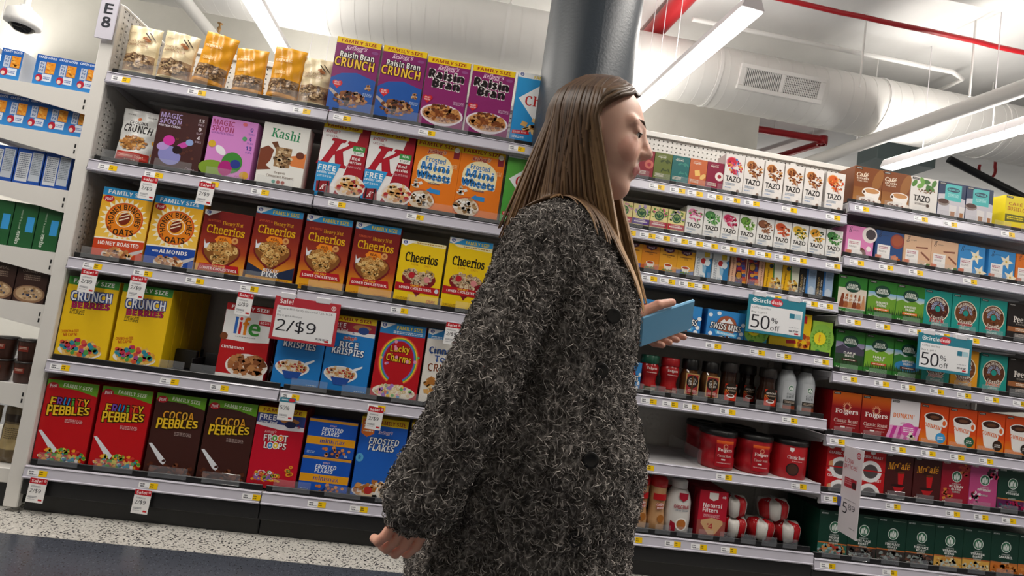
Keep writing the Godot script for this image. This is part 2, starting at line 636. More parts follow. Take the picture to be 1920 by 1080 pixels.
func honey_bunches(band2, title: String, small: String):
	carton(0.2, 0.306, 0.06, "c98a1c", "2f9ad8", "f2b01c", "f4d060")
	spike(50, 64, 36, 47, 24, "faf0d2")
	fam(17, "2f9ad8", "f4f8fa")
	e(14, 24, 11, 7, "c01c2a", 18)
	t("Post", 14, 24, 15, 7, "f8f0f0", "eb", -0.15, 0.2)
	e(52, 64, 37, 36, "d5561c", 32)
	e(52, 64, 34, 33, "e8841c", 32)
	ta("HONEY BUNCHES", 52, 64, 27, -115, 115, 11, "2a1a14")
	e(52, 62, 18, 17.5, "f8f0e0", 26)
	e(52, 62, 16.5, 16, "f0a52c", 26)
	e(52, 62, 11, 14, "7a2a14", 20, 0.5)
	for k in 3: p([41, 66 - k * 7, 60, 57 - k * 7, 61, 59 - k * 7, 42, 68 - k * 7], "f3e3c8")
	t("OF", 26, 84, 9, 7, "2a1a14", "sb", -0.4)
	t("OATS", 54, 90, 40, 12, "2a1a14", "sb", -0.06)
	p([0.6, 108, 99.4, 104, 99.4, 157, 0.6, 157], band2)
	p([0.6, 106, 99.4, 102, 99.4, 105, 0.6, 109], "f8f0e0")
	t(title, 56 if small else 50, 116, 56 if small else 80, 8, "f8f4ee", "sb", -0.03)
	if small: t(small, 20, 117, 12, 5, "f8f4ee")
	p([66, 134, 99.4, 120, 99.4, 126, 70, 142], "c9c4c4")
	e(50, 140, 30, 13, "dcd6d2", 24)
	bits("flake", 50, 137, 27, 12, 70, ["c98a4c", "e0b070", "9c5c38", "f0e0c8", "b87844"], 5.0)
	fine(4, 150, 20, 2, 1.8, "e8c080")
	return printed()

func d_honey_roasted(): return honey_bunches("cc4420", "HONEY ROASTED", "")
func d_almonds(): return honey_bunches("1c48a4", "ALMONDS", "with")

func honey_nut(h: float, family: bool, pick: bool):
	carton(0.197, h, 0.062, "7c1c14", "2f9ad8" if family else "a82c18", "7c1a16")
	var fh := h / 0.197 * 100
	r(0.6, fh * 0.3, 99.4, fh * 0.62, "7c1a16", "a83c18")
	r(0.6, fh * 0.62, 99.4, fh * 0.82, "a83c18", "dc8c1c")
	r(0.6, fh * 0.82, 99.4, fh - 0.6, "dc8c1c", "ecb41c")
	var o := 0.0
	if family:
		r(0.6, 0.6, 99.4, 15, "2f9ad8")
		t("FAMILY SIZE", 63, 8.5, 56, 8, "f4da1c")
		o = 8.0
	gm(15 if family else 13)
	var b := h / 0.197 * 100
	fine(10, 20 + o, 38, 2, 1.5, "c8542c")
	t("Honey Nut", 62, 26 + o, 42, 10, "f6b91c", "e")
	t("Cheerios", 50, 41 + o, 78, 18, "f6bd1c", "e", 0.02, 0, "f6bd1c", 0.5)
	p([30, 62 + o, 38, 53 + o, 62, 54 + o, 68, 63 + o, 60, 72 + o, 38, 71 + o], "f08a1c")
	t("REAL", 49, 60 + o, 17, 5.5, "5a1c10")
	t("HONEY", 49, 67 + o, 22, 5.5, "5a1c10")
	e(72, 60 + o, 7, 7, "dca05c", 16)
	e(72, 60 + o, 3, 3, "a8542c", 12)
	heart(48, 96 + o, 40, "74121c", 0.95)
	heart(48, 94 + o, 37, "84501f", 0.92)
	bits("ring", 48, 80 + o, 31, 13, 90, ["d9a860", "c28c48", "e6c07c", "b47c3c"], 4.6)
	bits("ring", 47, 102 + o, 17, 16, 50, ["d9a860", "c28c48", "e6c07c", "b47c3c"], 4.6)
	p([10, 64 + o, 14, 74 + o, 22, 70 + o, 18, 82 + o, 12, 84 + o], "e8eaf0")
	if pick:
		p([0.6, b - 42, 36, b - 26, 64, b - 26, 99.4, b - 42, 99.4, b - 15, 0.6, b - 15], "1c2a48")
		t("PICK", 51, b - 21, 34, 11, "f4f4f4")
		t("KELCES'", 52, b - 30, 32, 5.5, "f4f4f4")
	else:
		p([8, 116 + o, 88, 114 + o, 92, 130 + o, 6, 132 + o], "b8141f")
		t("CAN HELP", 48, 119 + o, 26, 4, "f6c02c")
		t("LOWER CHOLESTEROL", 49, 125 + o, 76, 5.5, "f8f0ee")
	fine(8, b - 12, 36, 3, 1.7, "c07818")
	fine(62, b - 12, 92, 3, 1.7, "c07818")
	return printed()

func d_honey_nut(): return honey_nut(0.278, false, false)
func d_honey_nut_family(): return honey_nut(0.326, true, false)
func d_honey_nut_pick(): return honey_nut(0.326, true, true)

func yellow_o(h: float, family: bool):
	carton(0.195, h, 0.062, "dcb414", "2f9ad8" if family else "f0e6b0", "f2cc14")
	var o := 0.0
	if family:
		r(0.6, 0.6, 99.4, 14, "2f9ad8")
		t("FAMILY SIZE", 64, 8, 54, 7.5, "f4da1c")
		o = 14.0
	p([10, 0.6 + o, 99.4, 0.6 + o, 99.4, 9 + o, 20, 6 + o], "f4e8b4")
	gm(14)
	fine(34, 3 + o, 94, 1, 2.0, "b88a2c")
	t("Cheerios", 50, 38 + o, 72, 21, "241c14", "e", 0.02, 0, "241c14", 0.5)
	t("100%", 36, 53 + o, 16, 5, "c8881c", "s")
	t("OATS", 65, 54 + o, 16, 5, "c8881c", "s")
	heart(50, 92 + o, 38, "7c1420", 0.85)
	bits("ring", 33, 77 + o, 17, 12, 40, ["cdb08c", "b4946c", "e2ccaa"], 4.4)
	bits("ring", 66, 77 + o, 16, 12, 40, ["cdb08c", "b4946c", "e2ccaa"], 4.4)
	bits("ring", 50, 96 + o, 20, 14, 40, ["cdb08c", "b4946c", "e2ccaa"], 4.4)
	e(33, 78 + o, 7, 7, "b8202c", 16)
	e(68, 84 + o, 7, 7, "dc8c8c", 16)
	p([0.6, 97 + o, 99.4, 100 + o, 99.4, 116 + o, 0.6, 114 + o], "b4151f")
	t("CAN HELP", 46, 101 + o, 24, 4, "f6c02c")
	t("LOWER CHOLESTEROL", 46, 107 + o, 72, 5.5, "f8f0ee")
	e(93, 107 + o, 4.5, 5, "d8dce8", 12)
	var b := h / 0.195 * 100
	fine(6, b - 16, 36, 4, 1.7, "c09a18")
	fine(74, b - 16, 94, 4, 1.7, "c8641c")
	return printed()

func d_oat_rings(): return yellow_o(0.282, false)
func d_oat_rings_family(): return yellow_o(0.324, true)

func d_crunch_berries():
	carton(0.2, 0.338, 0.065, "d8b414", "3c8a3a", "f0c416")
	fam(17, "3f8e3c", "f2f6ee")
	t("CAP'N CRUNCH'S", 50, 27, 44, 5, "2c3a78")
	t("CRUNCH", 50, 38, 78, 19, "f4f6fa", "sb", -0.05, 0, "27458e", 1.8)
	t("BERRIES", 52, 56, 72, 12, "b01c50", "sb", -0.05, 0, "4a1c50", 0.8)
	fine(14, 66, 44, 4, 1.7, "6a5a18")
	t("CRUNCH-A-TIZE", 22, 112, 34, 5.5, "c03a1c", "sb", -0.16)
	t("ME CAP'N!", 24, 119, 26, 5.5, "c03a1c", "sb", -0.16)
	e(48, 150, 42, 15, "eeeae4", 26)
	bits("flake", 46, 145, 40, 17, 70, ["e0b04c", "d89a38", "ecc878", "e8c060"], 6.5)
	bits("dot", 46, 143, 40, 17, 34, ["c0304c", "2f8a9c", "4c9a4c", "a84a8c", "d8563c"], 5.0)
	return printed()

func d_life():
	carton(0.196, 0.321, 0.062, "b4141f", "b4141f", "f2f1f0")
	fam(15, "b8171f", "f6f0f0")
	p([0.6, 78, 60, 80, 99.4, 76, 99.4, 140, 60, 150, 0.6, 150], "bc1620")
	t("QUAKER", 34, 23, 20, 4, "3a6ab0")
	for k in 4: t(["l", "i", "f", "e"][k], [26, 35, 47, 65][k], [46, 46, 46, 52][k], [6, 6, 15, 24][k], [36, 36, 38, 26][k], ["2f6ac0", "d02c2c", "f08a1c", "3f9a3c"][k], "sb")
	fine(28, 69, 70, 1, 1.5, "aaaaaa")
	r(72, 30, 96, 40, "c01c2c")
	fine(75, 32, 94, 2, 1.8, "f0d0d0")
	e(5, 72, 8, 8, "7c4424", 14)
	t("cinnamon", 27, 93, 46, 7.5, "f8f0ee")
	bowl(62, 130, 44, 26, "f2eeec", "e8ded4", "square", 64, ["a8683c", "8e5430", "c08450", "74401f", "b4764a"], 8.5)
	r(0.6, 150, 30, 164, "efeeec")
	return printed()

func d_rice():
	carton(0.197, 0.334, 0.06, "1c62a8", "f0c81c", "1f7ecc")
	fam(13, "f3cd1a", "a0141c")
	r(0.6, 13, 99.4, 36, "9c2838")
	p([0.6, 34, 99.4, 32, 99.4, 41, 0.6, 38], "f0eef0")
	t("FREE", 20, 21, 30, 10, "f6f0f0")
	t("Cereal Bowl", 22, 31, 36, 5.5, "f6f0f0")
	e(70, 22, 20, 6, "b07848", 18)
	e(74, 28, 12, 8, "2c4a8c", 16)
	t("5", 53, 35, 4, 5, "2c4a9c")
	kel(48, 48, 28, "c8202c", "f4f0f0")
	t("RICE", 48, 62, 40, 13, "f6f8fa", "sb", 0, 0, "143c78", 1.2)
	t("KRISPIES", 48, 77, 68, 14, "f6f8fa", "sb", 0.04, 0, "143c78", 1.2)
	bowl(40, 126, 36, 17, "f2f4f8", "eee4d4", "flake", 90, ["d8a868", "e6c490", "f2e4cc", "c88c50", "b83830"], 3.6)
	p([20, 134, 62, 134, 54, 150, 28, 150], "2450a4")
	p([66, 112, 84, 104, 84, 108, 62, 122], "eef2f6")
	fine(74, 158, 96, 2, 2.2, "a8cce8")
	return printed()

func d_lucky():
	carton(0.198, 0.332, 0.062, "b0101c", "2f9ad8", "bc121e")
	r(0.6, 0.6, 99.4, 24, "2c88cc")
	t("FAMILY SIZE", 64, 8.5, 56, 8, "f4da1c")
	gm(14)
	fine(30, 16, 94, 2, 2.0, "d8e8f4")
	var cols := ["d8383c", "f08a2c", "f4d63c", "58b04c", "3f8cd0", "8c5cb4"]
	for k in 6:
		var q := []
		for i in 25: q.append_array([50 + sin(PI * (i / 12.0 - 1) * 0.86) * (44 - k * 1.9), 80 - cos(PI * (i / 12.0 - 1) * 0.86) * (54 - k * 1.9)])
		for i in 25: q.append_array([50 + sin(PI * (1 - i / 12.0) * 0.86) * (42.1 - k * 1.9), 80 - cos(PI * (1 - i / 12.0) * 0.86) * (52.1 - k * 1.9)])
		p(q, cols[k])
	t("Lucky", 50, 56, 42, 18, "f2c02c", "sb", -0.05, 0, "7c1c14", 1.2)
	t("Charms", 50, 74, 54, 17, "f2c02c", "sb", 0.04, 0, "7c1c14", 1.2)
	e(50, 148, 46, 16, "f0e8d8", 26)
	bits("ring", 50, 146, 42, 14, 60, ["e6cf9c", "d8b87c", "f0e2bc"], 3.8)
	bits("dot", 50, 146, 42, 14, 26, ["e89ab8", "a87cc4", "f0c85c", "6cb46c", "6ca4d8", "e87858"], 4.0)
	bits("dot", 50, 70, 44, 40, 10, ["e89ab8", "a87cc4", "f0c85c", "6cb46c"], 3.5)
	return printed()

func d_cinnamon_toast():
	carton(0.197, 0.332, 0.062, "d8d0c4", "2f9ad8", "e9e4dc")
	r(0.6, 0.6, 99.4, 22, "2c88cc")
	gm(14)
	fine(8, 16, 60, 2, 2.0, "d8e8f4")
	t("Cinnamon", 50, 46, 84, 16, "3c5a9c", "sb", 0, 0, "f8f4ee", 1.0)
	t("Toast", 50, 64, 56, 14, "3c5a9c", "sb", 0, 0, "f8f4ee", 1.0)
	t("CRUNCH", 50, 84, 80, 17, "7c3c1c", "sb", 0, 0, "f8f4ee", 1.0)
	bits("square", 50, 130, 44, 28, 40, ["c88c48", "dca860", "b47434", "e8c488"], 9.0)
	return printed()

func pebbles(bg, side, title: String, cols: Array, food: Array):
	carton(0.199, 0.334, 0.062, side, side, bg)
	p([0.6, 0.6, 99.4, 0.6, 99.4, 26, 60, 17, 0.6, 14], "6aa828")
	t("FAMILY SIZE", 60, 10.5, 56, 7.5, "eef6dc", "sb", 0.05)
	e(13, 13, 10.5, 7, "c01c2a", 18)
	t("Post", 13, 13, 14, 7, "f8f0f0", "eb", -0.15, 0.2)
	for k in title.length():
		t(title[k], 50 + (k - (title.length() - 1) / 2.0) * 12.5, 44 - k * 0.5, 11 if title[k] != "i" else 5, 17, cols[k % cols.size()], "sb", rng.randf_range(-0.1, 0.1), 0, "2a1a10", 1.3)
	for k in 7: t("PEBBLES"[k], 16 + k * 11.6, 62 - k * 0.9, 12 - k * 0.3, 22 - k * 1.1, "f2c62c", "sb", rng.randf_range(-0.08, 0.08), 0, "3a220c", 1.5)
	fine(48, 76, 82, 3, 1.6, "e0a8a8" if food.size() > 4 else "a8908c")
	p([2, 104, 8, 103, 44, 138, 40, 146, 30, 140], "e6e8ee")
	bits("flake", 52, 150, 46, 15, 90, food, 4.6)
	bits("flake", 46, 158, 26, 9, 50, food, 5.0)
	fine(70, 160, 96, 2, 2.4, "b8b8c4")
	return printed()

func d_fruity_pebbles(): return pebbles("c4101c", "a00e18", "FRUiTY", ["f2c62c", "7a4ab0", "2f8ad0", "58a83c", "e8702c", "f2c62c"], ["d83c34", "f0a02c", "4c9a3c", "f0ece4", "d8d04c", "2f8ab0"])
func d_cocoa_pebbles(): return pebbles("40201a", "301814", "COCOA", ["e8a02c", "e8b03c"], ["5c2c1c", "42201a", "74402a", "381a14"])

func d_fruit_loops():
	carton(0.198, 0.333, 0.062, "9c1420", "8a1420", "c8142c")
	fam(14, "f3cd1a", "a0141c")
	r(0.6, 14, 99.4, 36, "2c3e84")
	p([0.6, 34, 99.4, 36, 99.4, 45, 50, 46, 0.6, 39], "eceaf0")
	t("FREE", 22, 22, 34, 11, "f6f4f6")
	t("Cereal Bowl", 23, 32, 38, 6, "f6f4f6")
	e(68, 26, 20, 6, "a8703c", 18)
	e(70, 33, 12, 7, "2a2c50", 16)
	t("5", 88, 36, 5, 6, "c8202c")
	kel(32, 52, 24, "f2b8bc")
	t("FR", 29, 64, 17, 14, "f6f0ee", "sb", -0.05, 0, "8c1020", 0.8)
	t("T", 65, 63, 10, 14, "f6f0ee", "sb", -0.05, 0, "8c1020", 0.8)
	t("L", 27, 80, 7, 13, "f6f0ee", "sb", 0.03, 0, "8c1020", 0.8)
	t("PS", 61, 79, 16, 13, "f6f0ee", "sb", 0.03, 0, "8c1020", 0.8)
	for q in [[43, 64, "58a83c"], [55, 63, "f08a2c"], [36, 80, "2f8ad0"], [47, 79, "f2c62c"]]:
		e(q[0], q[1], 6.5, 7.5, "f6f0ee", 18)
		e(q[0], q[1], 5, 6, q[2], 18)
		e(q[0], q[1], 2, 2.6, "f6f0ee", 12)
	e(38, 152, 30, 5, "e8a82c", 24)
	p([12, 153, 64, 153, 56, 168, 20, 168], "b81824")
	bits("ring", 38, 143, 26, 9, 44, ["e8702c", "58a83c", "d83c54", "8c5cb4", "f2c62c", "eeeaf0"], 4.6)
	bits("ring", 84, 128, 9, 14, 5, ["58a83c", "f2a02c"], 5.0)
	return printed()

func d_mini_snack():
	carton(0.203, 0.154, 0.07, "163f98", "1c3f90", "1c55bc")
	r(0.6, 0.6, 99.4, 6, "d8982c")
	kel(50, 12, 14, "f2c8cc")
	t("FROSTED", 50, 20, 42, 8, "f4f6fa", "sb", 0, 0.15)
	t("FLAKES", 47, 28.5, 36, 8, "f4f6fa", "sb", 0, 0.15)
	r(0.6, 36, 99.4, 52, "eca41c")
	t("mini", 40, 43.5, 24, 9, "1c3f98", "sb")
	t("snax", 66, 45, 26, 6.5, "1c3f98", "s")
	p([44, 72, 58, 56, 80, 60, 70, 75, 50, 75], "1c3a80")
	bits("dot", 60, 64, 34, 9, 14, ["d07838", "e09450"], 3.4)
	t("10", 84, 71, 7, 5, "dce6f4")
	fine(5, 66, 22, 2, 1.7, "9cb8e4")
	return printed()

func d_frosted():
	carton(0.2, 0.342, 0.062, "163f98", "f0c81c", "1f5cc0", "2468c8")
	r(0.6, 0.6, 99.4, 16, "f3cd1a")
	t("FAMILY SIZE", 65, 9, 58, 8, "a0141c")
	p([3, 4, 30, 4, 30, 34, 16, 42, 3, 34], "e8782c")
	for k in 4: fine(7, 10 + k * 6, 27, 1, 2.6, "f8e4cc")
	kel(54, 30, 30, "f4d4d8")
	t("FROSTED", 54, 48, 62, 13, "f4f6fa", "sb", 0, 0.15, "14347c", 0.9)
	t("FLAKES", 50, 62, 54, 13, "f4f6fa", "sb", 0, 0.15, "14347c", 0.9)
	e(8, 86, 8, 9, "5cb0e0", 18)
	t("B", 8, 86, 5, 7, "1c4f9c")
	e(50, 154, 48, 16, "eae4e0", 26)
	bits("flake", 50, 150, 46, 17, 70, ["d89a54", "c07c3c", "ecd4b4", "f2ece4", "b06c30"], 7.0)
	e(36, 152, 9, 8, "b8302c", 16)
	return printed()

# tea and coffee
func tea_organic(bg, deco, kind: int):
	carton(0.084, 0.142, 0.075, bg, bg, bg)
	t("good & gather", 44, 16, 42, 5, "f0ece0", "s")
	t("organic", 42, 25, 46, 12, "f0ece0", "eb")
	if kind == 0:
		for k in 9: e(64 + sin(k * 1.3) * 22, 62 + cos(k * 2.1) * 34, 13, 4.5, deco, 12, k * 0.7)
	elif kind == 1:
		p([30, 66, 58, 60, 66, 92, 36, 98], "f0c470")
		e(80, 96, 20, 12, deco, 18, -0.8)
	else:
		e(74, 78, 25, 25, deco, 20)
		e(74, 78, 11, 11, "a8283c", 16)
	fine(10, 118, 60, 3, 4.0, "d8d0c0")
	return printed()

func tazo(w: float, h: float, splash: Array, food, base := "e6e0dc"):
	carton(w, h, minf(w, 0.085), base, base, base)
	var b := h / w * 100
	var k := b / 200.0
	e(34, 40 * k, 30, 27 * k, food, 22)
	e(34, 38 * k, 24, 21 * k, splash[0], 20)
	bits("flake", 55, 60 * k, 38, 36 * k, 46, splash, 7.0)
	for i in 4: p([34 + i * 9, 76 * k, 42 + i * 8, 74 * k, 60 + i * 6, (100 + i * 5) * k], splash[i % splash.size()])
	t("TAZO", 48, 122 * k, 76, 25 * k, "2a2422", "s", 0, 0, "2a2422", 0.7)
	fine(10, 143 * k, 60, 2, 4.0 * k, "8c9cb0")
	fine(10, 164 * k, 40, 1, 4.0 * k, "6c94c8")
	e(78, 178 * k, 8, 8 * k, "8a7468", 14)
	return printed()

func medicinal(band, flower):
	carton(0.081, 0.116, 0.07, "e8d8a0", "e6dca8", "ecdf9c")
	bits("flake", 50, 40, 46, 36, 40, [flower, "5a8a3c", "8cae54", flower], 9.0)
	e(50, 50, 30, 30, "e4dcae", 24)
	e(50, 50, 27, 27, "2c5a40", 24)
	e(50, 50, 21, 21, "8ca468", 20)
	for k in 3: e(50 + (k - 1) * 9, 52, 5, 14, "2c5a40", 12, (k - 1) * 0.6)
	r(0.6, 84, 99.4, 116, band)
	fine(20, 88, 76, 1, 4.0, "f0e4e0")
	fine(12, 97, 88, 1, 8.0, "f4ece8")
	bits("flake", 60, 130, 36, 9, 12, [flower, "e8e0c8"], 8.0)
	return printed()

func yoga(bg, low):
	carton(0.084, 0.124, 0.07, bg, bg, bg, bg)
	p([0.6, 108, 40, 100, 70, 112, 99.4, 104, 99.4, 147, 0.6, 147], low)
	p([18, 0.6, 82, 0.6, 78, 16, 50, 26, 22, 16], "5c2444")
	t("yogi", 50, 11, 36, 13, "f0e4ec", "eb", 0, 0.2)
	t("Tea", 50, 46, 22, 9, "4c2c1c", "e")
	fine(16, 34, 84, 1, 6.0, "5c3420")
	p([28, 92, 76, 92, 68, 116, 36, 116], "f2ecdc")
	e(52, 92, 24, 9, "f4efe2", 20)
	e(52, 92, 19, 6.5, "b8441c", 18)
	for k in 4: e(30 + k * 14, 120, 9, 4, "6c8a3c", 10, k)
	fine(14, 134, 70, 1, 4.0, "f0e6d0")
	return printed()

func d_sleepy():
	carton(0.079, 0.145, 0.07, "dfe4e6", "d8dfe2", "e6e9ea")
	p([60, 70, 99.4, 40, 99.4, 183, 70, 183], "2c7ab0")
	p([50, 0.6, 82, 0.6, 84, 40, 54, 44], "e8c83c")
	e(48, 66, 15, 17, "b42c2c", 16)
	e(74, 74, 16, 20, "e6eef2", 16)
	p([44, 84, 70, 100, 66, 140, 50, 130], "8cb8d4")
	t("SLEEPYTIME", 19, 105, 118, 17, "1c3a5c", "e", -PI / 2)
	fine(36, 150, 60, 3, 4.0, "5c88a8")
	return printed()

func sampler(flip: bool):
	carton(0.08, 0.148, 0.07, "dca888", "d8a484", "e0b090")
	var x := 16.0 if not flip else 84.0
	t("Fruit Tea Sampler", x, 96, 150, 14, "6c2c24", "eb", -PI / 2 if not flip else PI / 2)
	var x0 := 34.0 if not flip else 4.0
	r(x0, 6, x0 + 60, 176, "7c2430")
	for k in 26: e(x0 + 4 + (k * 37 % 53), 14 + (k * 61 % 156), 12, 11, ["2c3a7c", "b02c34", "c85a2c", "5c2c64", "d89a3c", "34508c"][k % 6], 12)
	e(x0 + 20, 120 if not flip else 60, 20, 26, "2a1a18", 18)
	e(x0 + 20, 120 if not flip else 60, 16, 21, "b8842c", 18)
	return printed()

func d_lemon_ginger():
	carton(0.084, 0.142, 0.07, "d8a818", "e0b424", "ecb41c")
	p([46, 0.6, 99.4, 0.6, 99.4, 168, 58, 168], "dfe0cc")
	p([44, 0.6, 50, 0.6, 58, 100, 50, 110], "3c7c3c")
	bits("flake", 64, 120, 30, 34, 26, ["d8982c", "e8bc4c", "a8742c", "f0d078"], 11.0)
	e(34, 26, 12, 12, "2c3440", 16)
	t("Lemon Ginger", 18, 92, 100, 13, "5c3c14", "sb", -PI / 2 + 0.05)
	return printed()

func d_earl_grey():
	carton(0.083, 0.142, 0.07, "22201f", "2a2828", "242224")
	r(46, 0.6, 99.4, 170, "9cb4d0")
	r(40, 0.6, 52, 170, "3474b8")
	e(74, 130, 18, 26, "c4d0dc", 18)
	t("TWININGS", 12, 100, 110, 12, "c8a864", "s", -PI / 2)
	t("Earl Grey", 29, 100, 84, 13, "ece8e0", "s", -PI / 2)
	fine(60, 20, 92, 6, 4.0, "6c88a8")
	return printed()

func cocoa(second: bool):
	carton(0.184, 0.136, 0.09, "2c74b8", "2f7cc0", "3a90d4", "2f7cc4")
	for k in 7: e([8, 30, 92, 88, 95, 12, 70][k], [14, 8, 52, 64, 30, 60, 70][k], 5.5, 5, "eef2f6", 14)
	p([0.6, 74, 40, 66, 99.4, 74, 99.4, 73.5, 0.6, 73.8], "e8eef4")
	e(52, 38, 29, 27, "2c70b4", 28)
	e(52, 36, 26, 24, "a85a3c" if not second else "b03c2c", 26)
	p([34, 30, 44, 20, 50, 26, 58, 17, 70, 30], "f0f2f4")
	t("SWISS MISS", 50, 40, 80, 15, "f6f4f2", "sb", 0.03, 0.1, "23262e", 1.2)
	p([22, 50, 82, 54, 78, 63, 26, 60], "5cb8e4")
	t("Marshmallow" if not second else "Milk Chocolate", 52, 56.5, 46, 6, "f6f8fa", "sb", 0.05)
	bits("dot", 52, 66, 18, 4, 12, ["f0ece8", "8a4a34", "f6f4f0"], 3.0)
	return printed()

func lipton(bg, w: float, green: bool):
	carton(w, 0.156 if green else 0.178, 0.08, bg, bg, bg)
	var b := (0.156 if green else 0.178) / w * 100
	if green:
		e(50, b * 0.5, 60, 66, "8cc04c", 24)
		spike(40, b * 0.52, 30, 44, 14, "6a9c2c")
		e(40, b * 0.52, 30, 30, "f0d82c", 22)
		t("Lipton", 38, b * 0.52, 36, 13, "c8202c", "sb", -PI / 2 + 0.1)
		t("GREEN TEA", 88, b * 0.55, b * 0.55, 11, "2c5a24", "s", -PI / 2)
		e(34, b * 0.9, 12, 8, "3c8a3c", 14)
	else:
		r(70, 4, 88, 22, "c8202c")
		p([0.6, b * 0.78, 60, b * 0.8, 99.4, b * 0.7, 99.4, b * 0.98, 0.6, b * 0.98], "e8c01c")
		p([40, b * 0.74, 64, b * 0.72, 66, b * 0.8, 42, b * 0.83], "b8202c")
		bits("flake", 84, b * 0.74, 13, 18, 26, ["c8641c", "a83c1c", "e8a43c"], 6.0)
		t("Lipton", 40, b * 0.3, 56, 18, "c8202c")
		fine(8, b * 0.9, 44, 2, 2.4, "8a6a10")
	return printed()

func pod(bg, top_, w := 0.145, h := 0.186):
	carton(w, h, 0.12, bg, top_, bg)

func brew(bg) -> void:
	r(3, 3, 27, 10, "1c1a1a")
	t("KEURIG", 15, 6.5, 18, 3.6, "d8d4d0")

func d_cafe_pods():
	pod("7c4420", "8a4c24")
	r(0.6, 70, 99.4, 127.5, "8a5428", "a8743c")
	e(84, 40, 16, 40, "94602f", 18, 0.3)
	brew(0)
	t("Café", 28, 27, 40, 15, "f2e4d0", "eb", 0, 0.3)
	t("ESCAPES", 30, 40, 42, 6, "f2e4d0")
	t("Chai Latte", 30, 48, 36, 6, "f2e4d0", "e")
	e(62, 110, 40, 12, "dcd2c8", 26)
	p([34, 76, 96, 80, 88, 112, 46, 110], "eae4de")
	e(65, 78, 31, 11, "efeae4", 26)
	e(65, 78, 27, 8.5, "c08a58", 24)
	e(38, 84, 7, 8, "eae4de", 14)
	e(38, 84, 4, 4.5, "4a2c1c", 12)
	bits("flake", 52, 113, 24, 5, 16, ["5c2c18", "74402a"], 4.0)
	t("24", 8, 121, 9, 6, "f0e6da")
	return printed()

func d_tazo_pods():
	pod("ddd8d4", "d8d4ce", 0.143)
	for k in 7: e([12, 34, 56, 74, 40, 62, 84][k], [24, 30, 14, 34, 12, 36, 16][k], 14, 8, ["4c7c34", "6a9c44", "3c6c2c"][k % 3], 14, k * 0.5 - 1)
	bits("flake", 60, 46, 36, 8, 16, ["6a4c34", "8a6444"], 4.0)
	brew(0)
	t("TAZO", 42, 74, 60, 20, "2a2422", "s", 0, 0, "2a2422", 0.6)
	fine(18, 90, 62, 2, 2.2, "8a8480")
	e(66, 96, 6, 6, "4c3830", 14)
	return printed()

func d_iced_pods():
	pod("1f3054", "1f3054", 0.146)
	p([0.6, 44, 40, 38, 99.4, 52, 99.4, 127, 0.6, 127], "c4c0c8")
	r(24, 6, 84, 62, "4cb4b4")
	e(54, 24, 24, 8, "1c3a54", 18)
	t("GEVALIA", 54, 24, 38, 6, "6cc8c8", "sb")
	fine(36, 38, 74, 3, 2.4, "a8dcdc")
	e(20, 70, 22, 12, "8a7c78", 20)
	e(20, 67, 19, 8, "4a2c24", 18)
	for k in 2:
		p([42 + k * 36, 76, 70 + k * 30, 78, 68 + k * 30, 122, 44 + k * 36, 122], "d8d4d4")
		r(48 + k * 34, 98, 64 + k * 30, 118, "a0683c")
	brew(0)
	return printed()

func d_bustelo():
	pod("e6d01c", "ecd83c", 0.145, 0.178)
	brew(0)
	t("CAFÉ", 38, 28, 52, 13, "b86a1c", "sb")
	t("BUSTELO", 42, 46, 66, 13, "b86a1c", "sb")
	p([0.6, 66, 80, 66, 80, 88, 0.6, 92], "5c5a14")
	fine(8, 72, 70, 2, 4.0, "e6d01c")
	r(0.6, 108, 99.4, 122, "c8202c")
	return printed()

func gpod(bg, deco: int):
	carton(0.142, 0.152, 0.12, bg, bg, bg)
	t("g", 15, 14, 10, 20, "2a2a34", "e", 0, 0.2)
	t("good & gather", 34, 16, 22, 5, "3a3a44", "s")
	if deco == 0:
		e(84, 24, 27, 27, "e6dcd8", 24)
		e(88, 22, 18, 18, "4a4048", 22)
		e(54, 92, 22, 22, "6a3c34", 22)
		e(54, 92, 9, 9, "e8e0dc", 16)
		e(84, 72, 9, 9, "efe4e4", 16)
	elif deco == 1:
		e(78, 30, 25, 25, "94443c", 24)
		e(78, 28, 20, 19, "a8563c", 22)
		for k in 3: p([58 + k * 9, 84 + k * 5, 76 + k * 8, 76 + k * 5, 84 + k * 5, 98, 62 + k * 6, 104], ["c8642c", "d87c3c", "b8541c"][k])
	elif deco == 2:
		for k in 3: p([[44, 30, 58, 26, 82, 10, 84, 16], [44, 36, 88, 32, 88, 38, 46, 40], [62, 54, 66, 50, 98, 72, 95, 78]][k], "8a5444")
		for k in 4: e(60 + k * 11, 100 - k * 3, 8, 4, "5a7c44" if k % 2 else "f0e8e0", 12, k)
	else:
		for q in [[66, 36], [84, 88]]:
			spike(q[0], q[1], 12, 27, 5, "f0e6cc")
			e(q[0], q[1], 11, 11, "f0e6cc", 16)
			e(q[0], q[1], 4, 4, "d8b44c", 12)
	r(8, 48, 54, 96, "ece8e6")
	fine(13, 54, 46, 2, 3.0, "b06a7c")
	fine(13, 68, 40, 2, 2.0, "a8a4a4")
	r(2, 84, 24, 98, "c87c64")
	return printed()

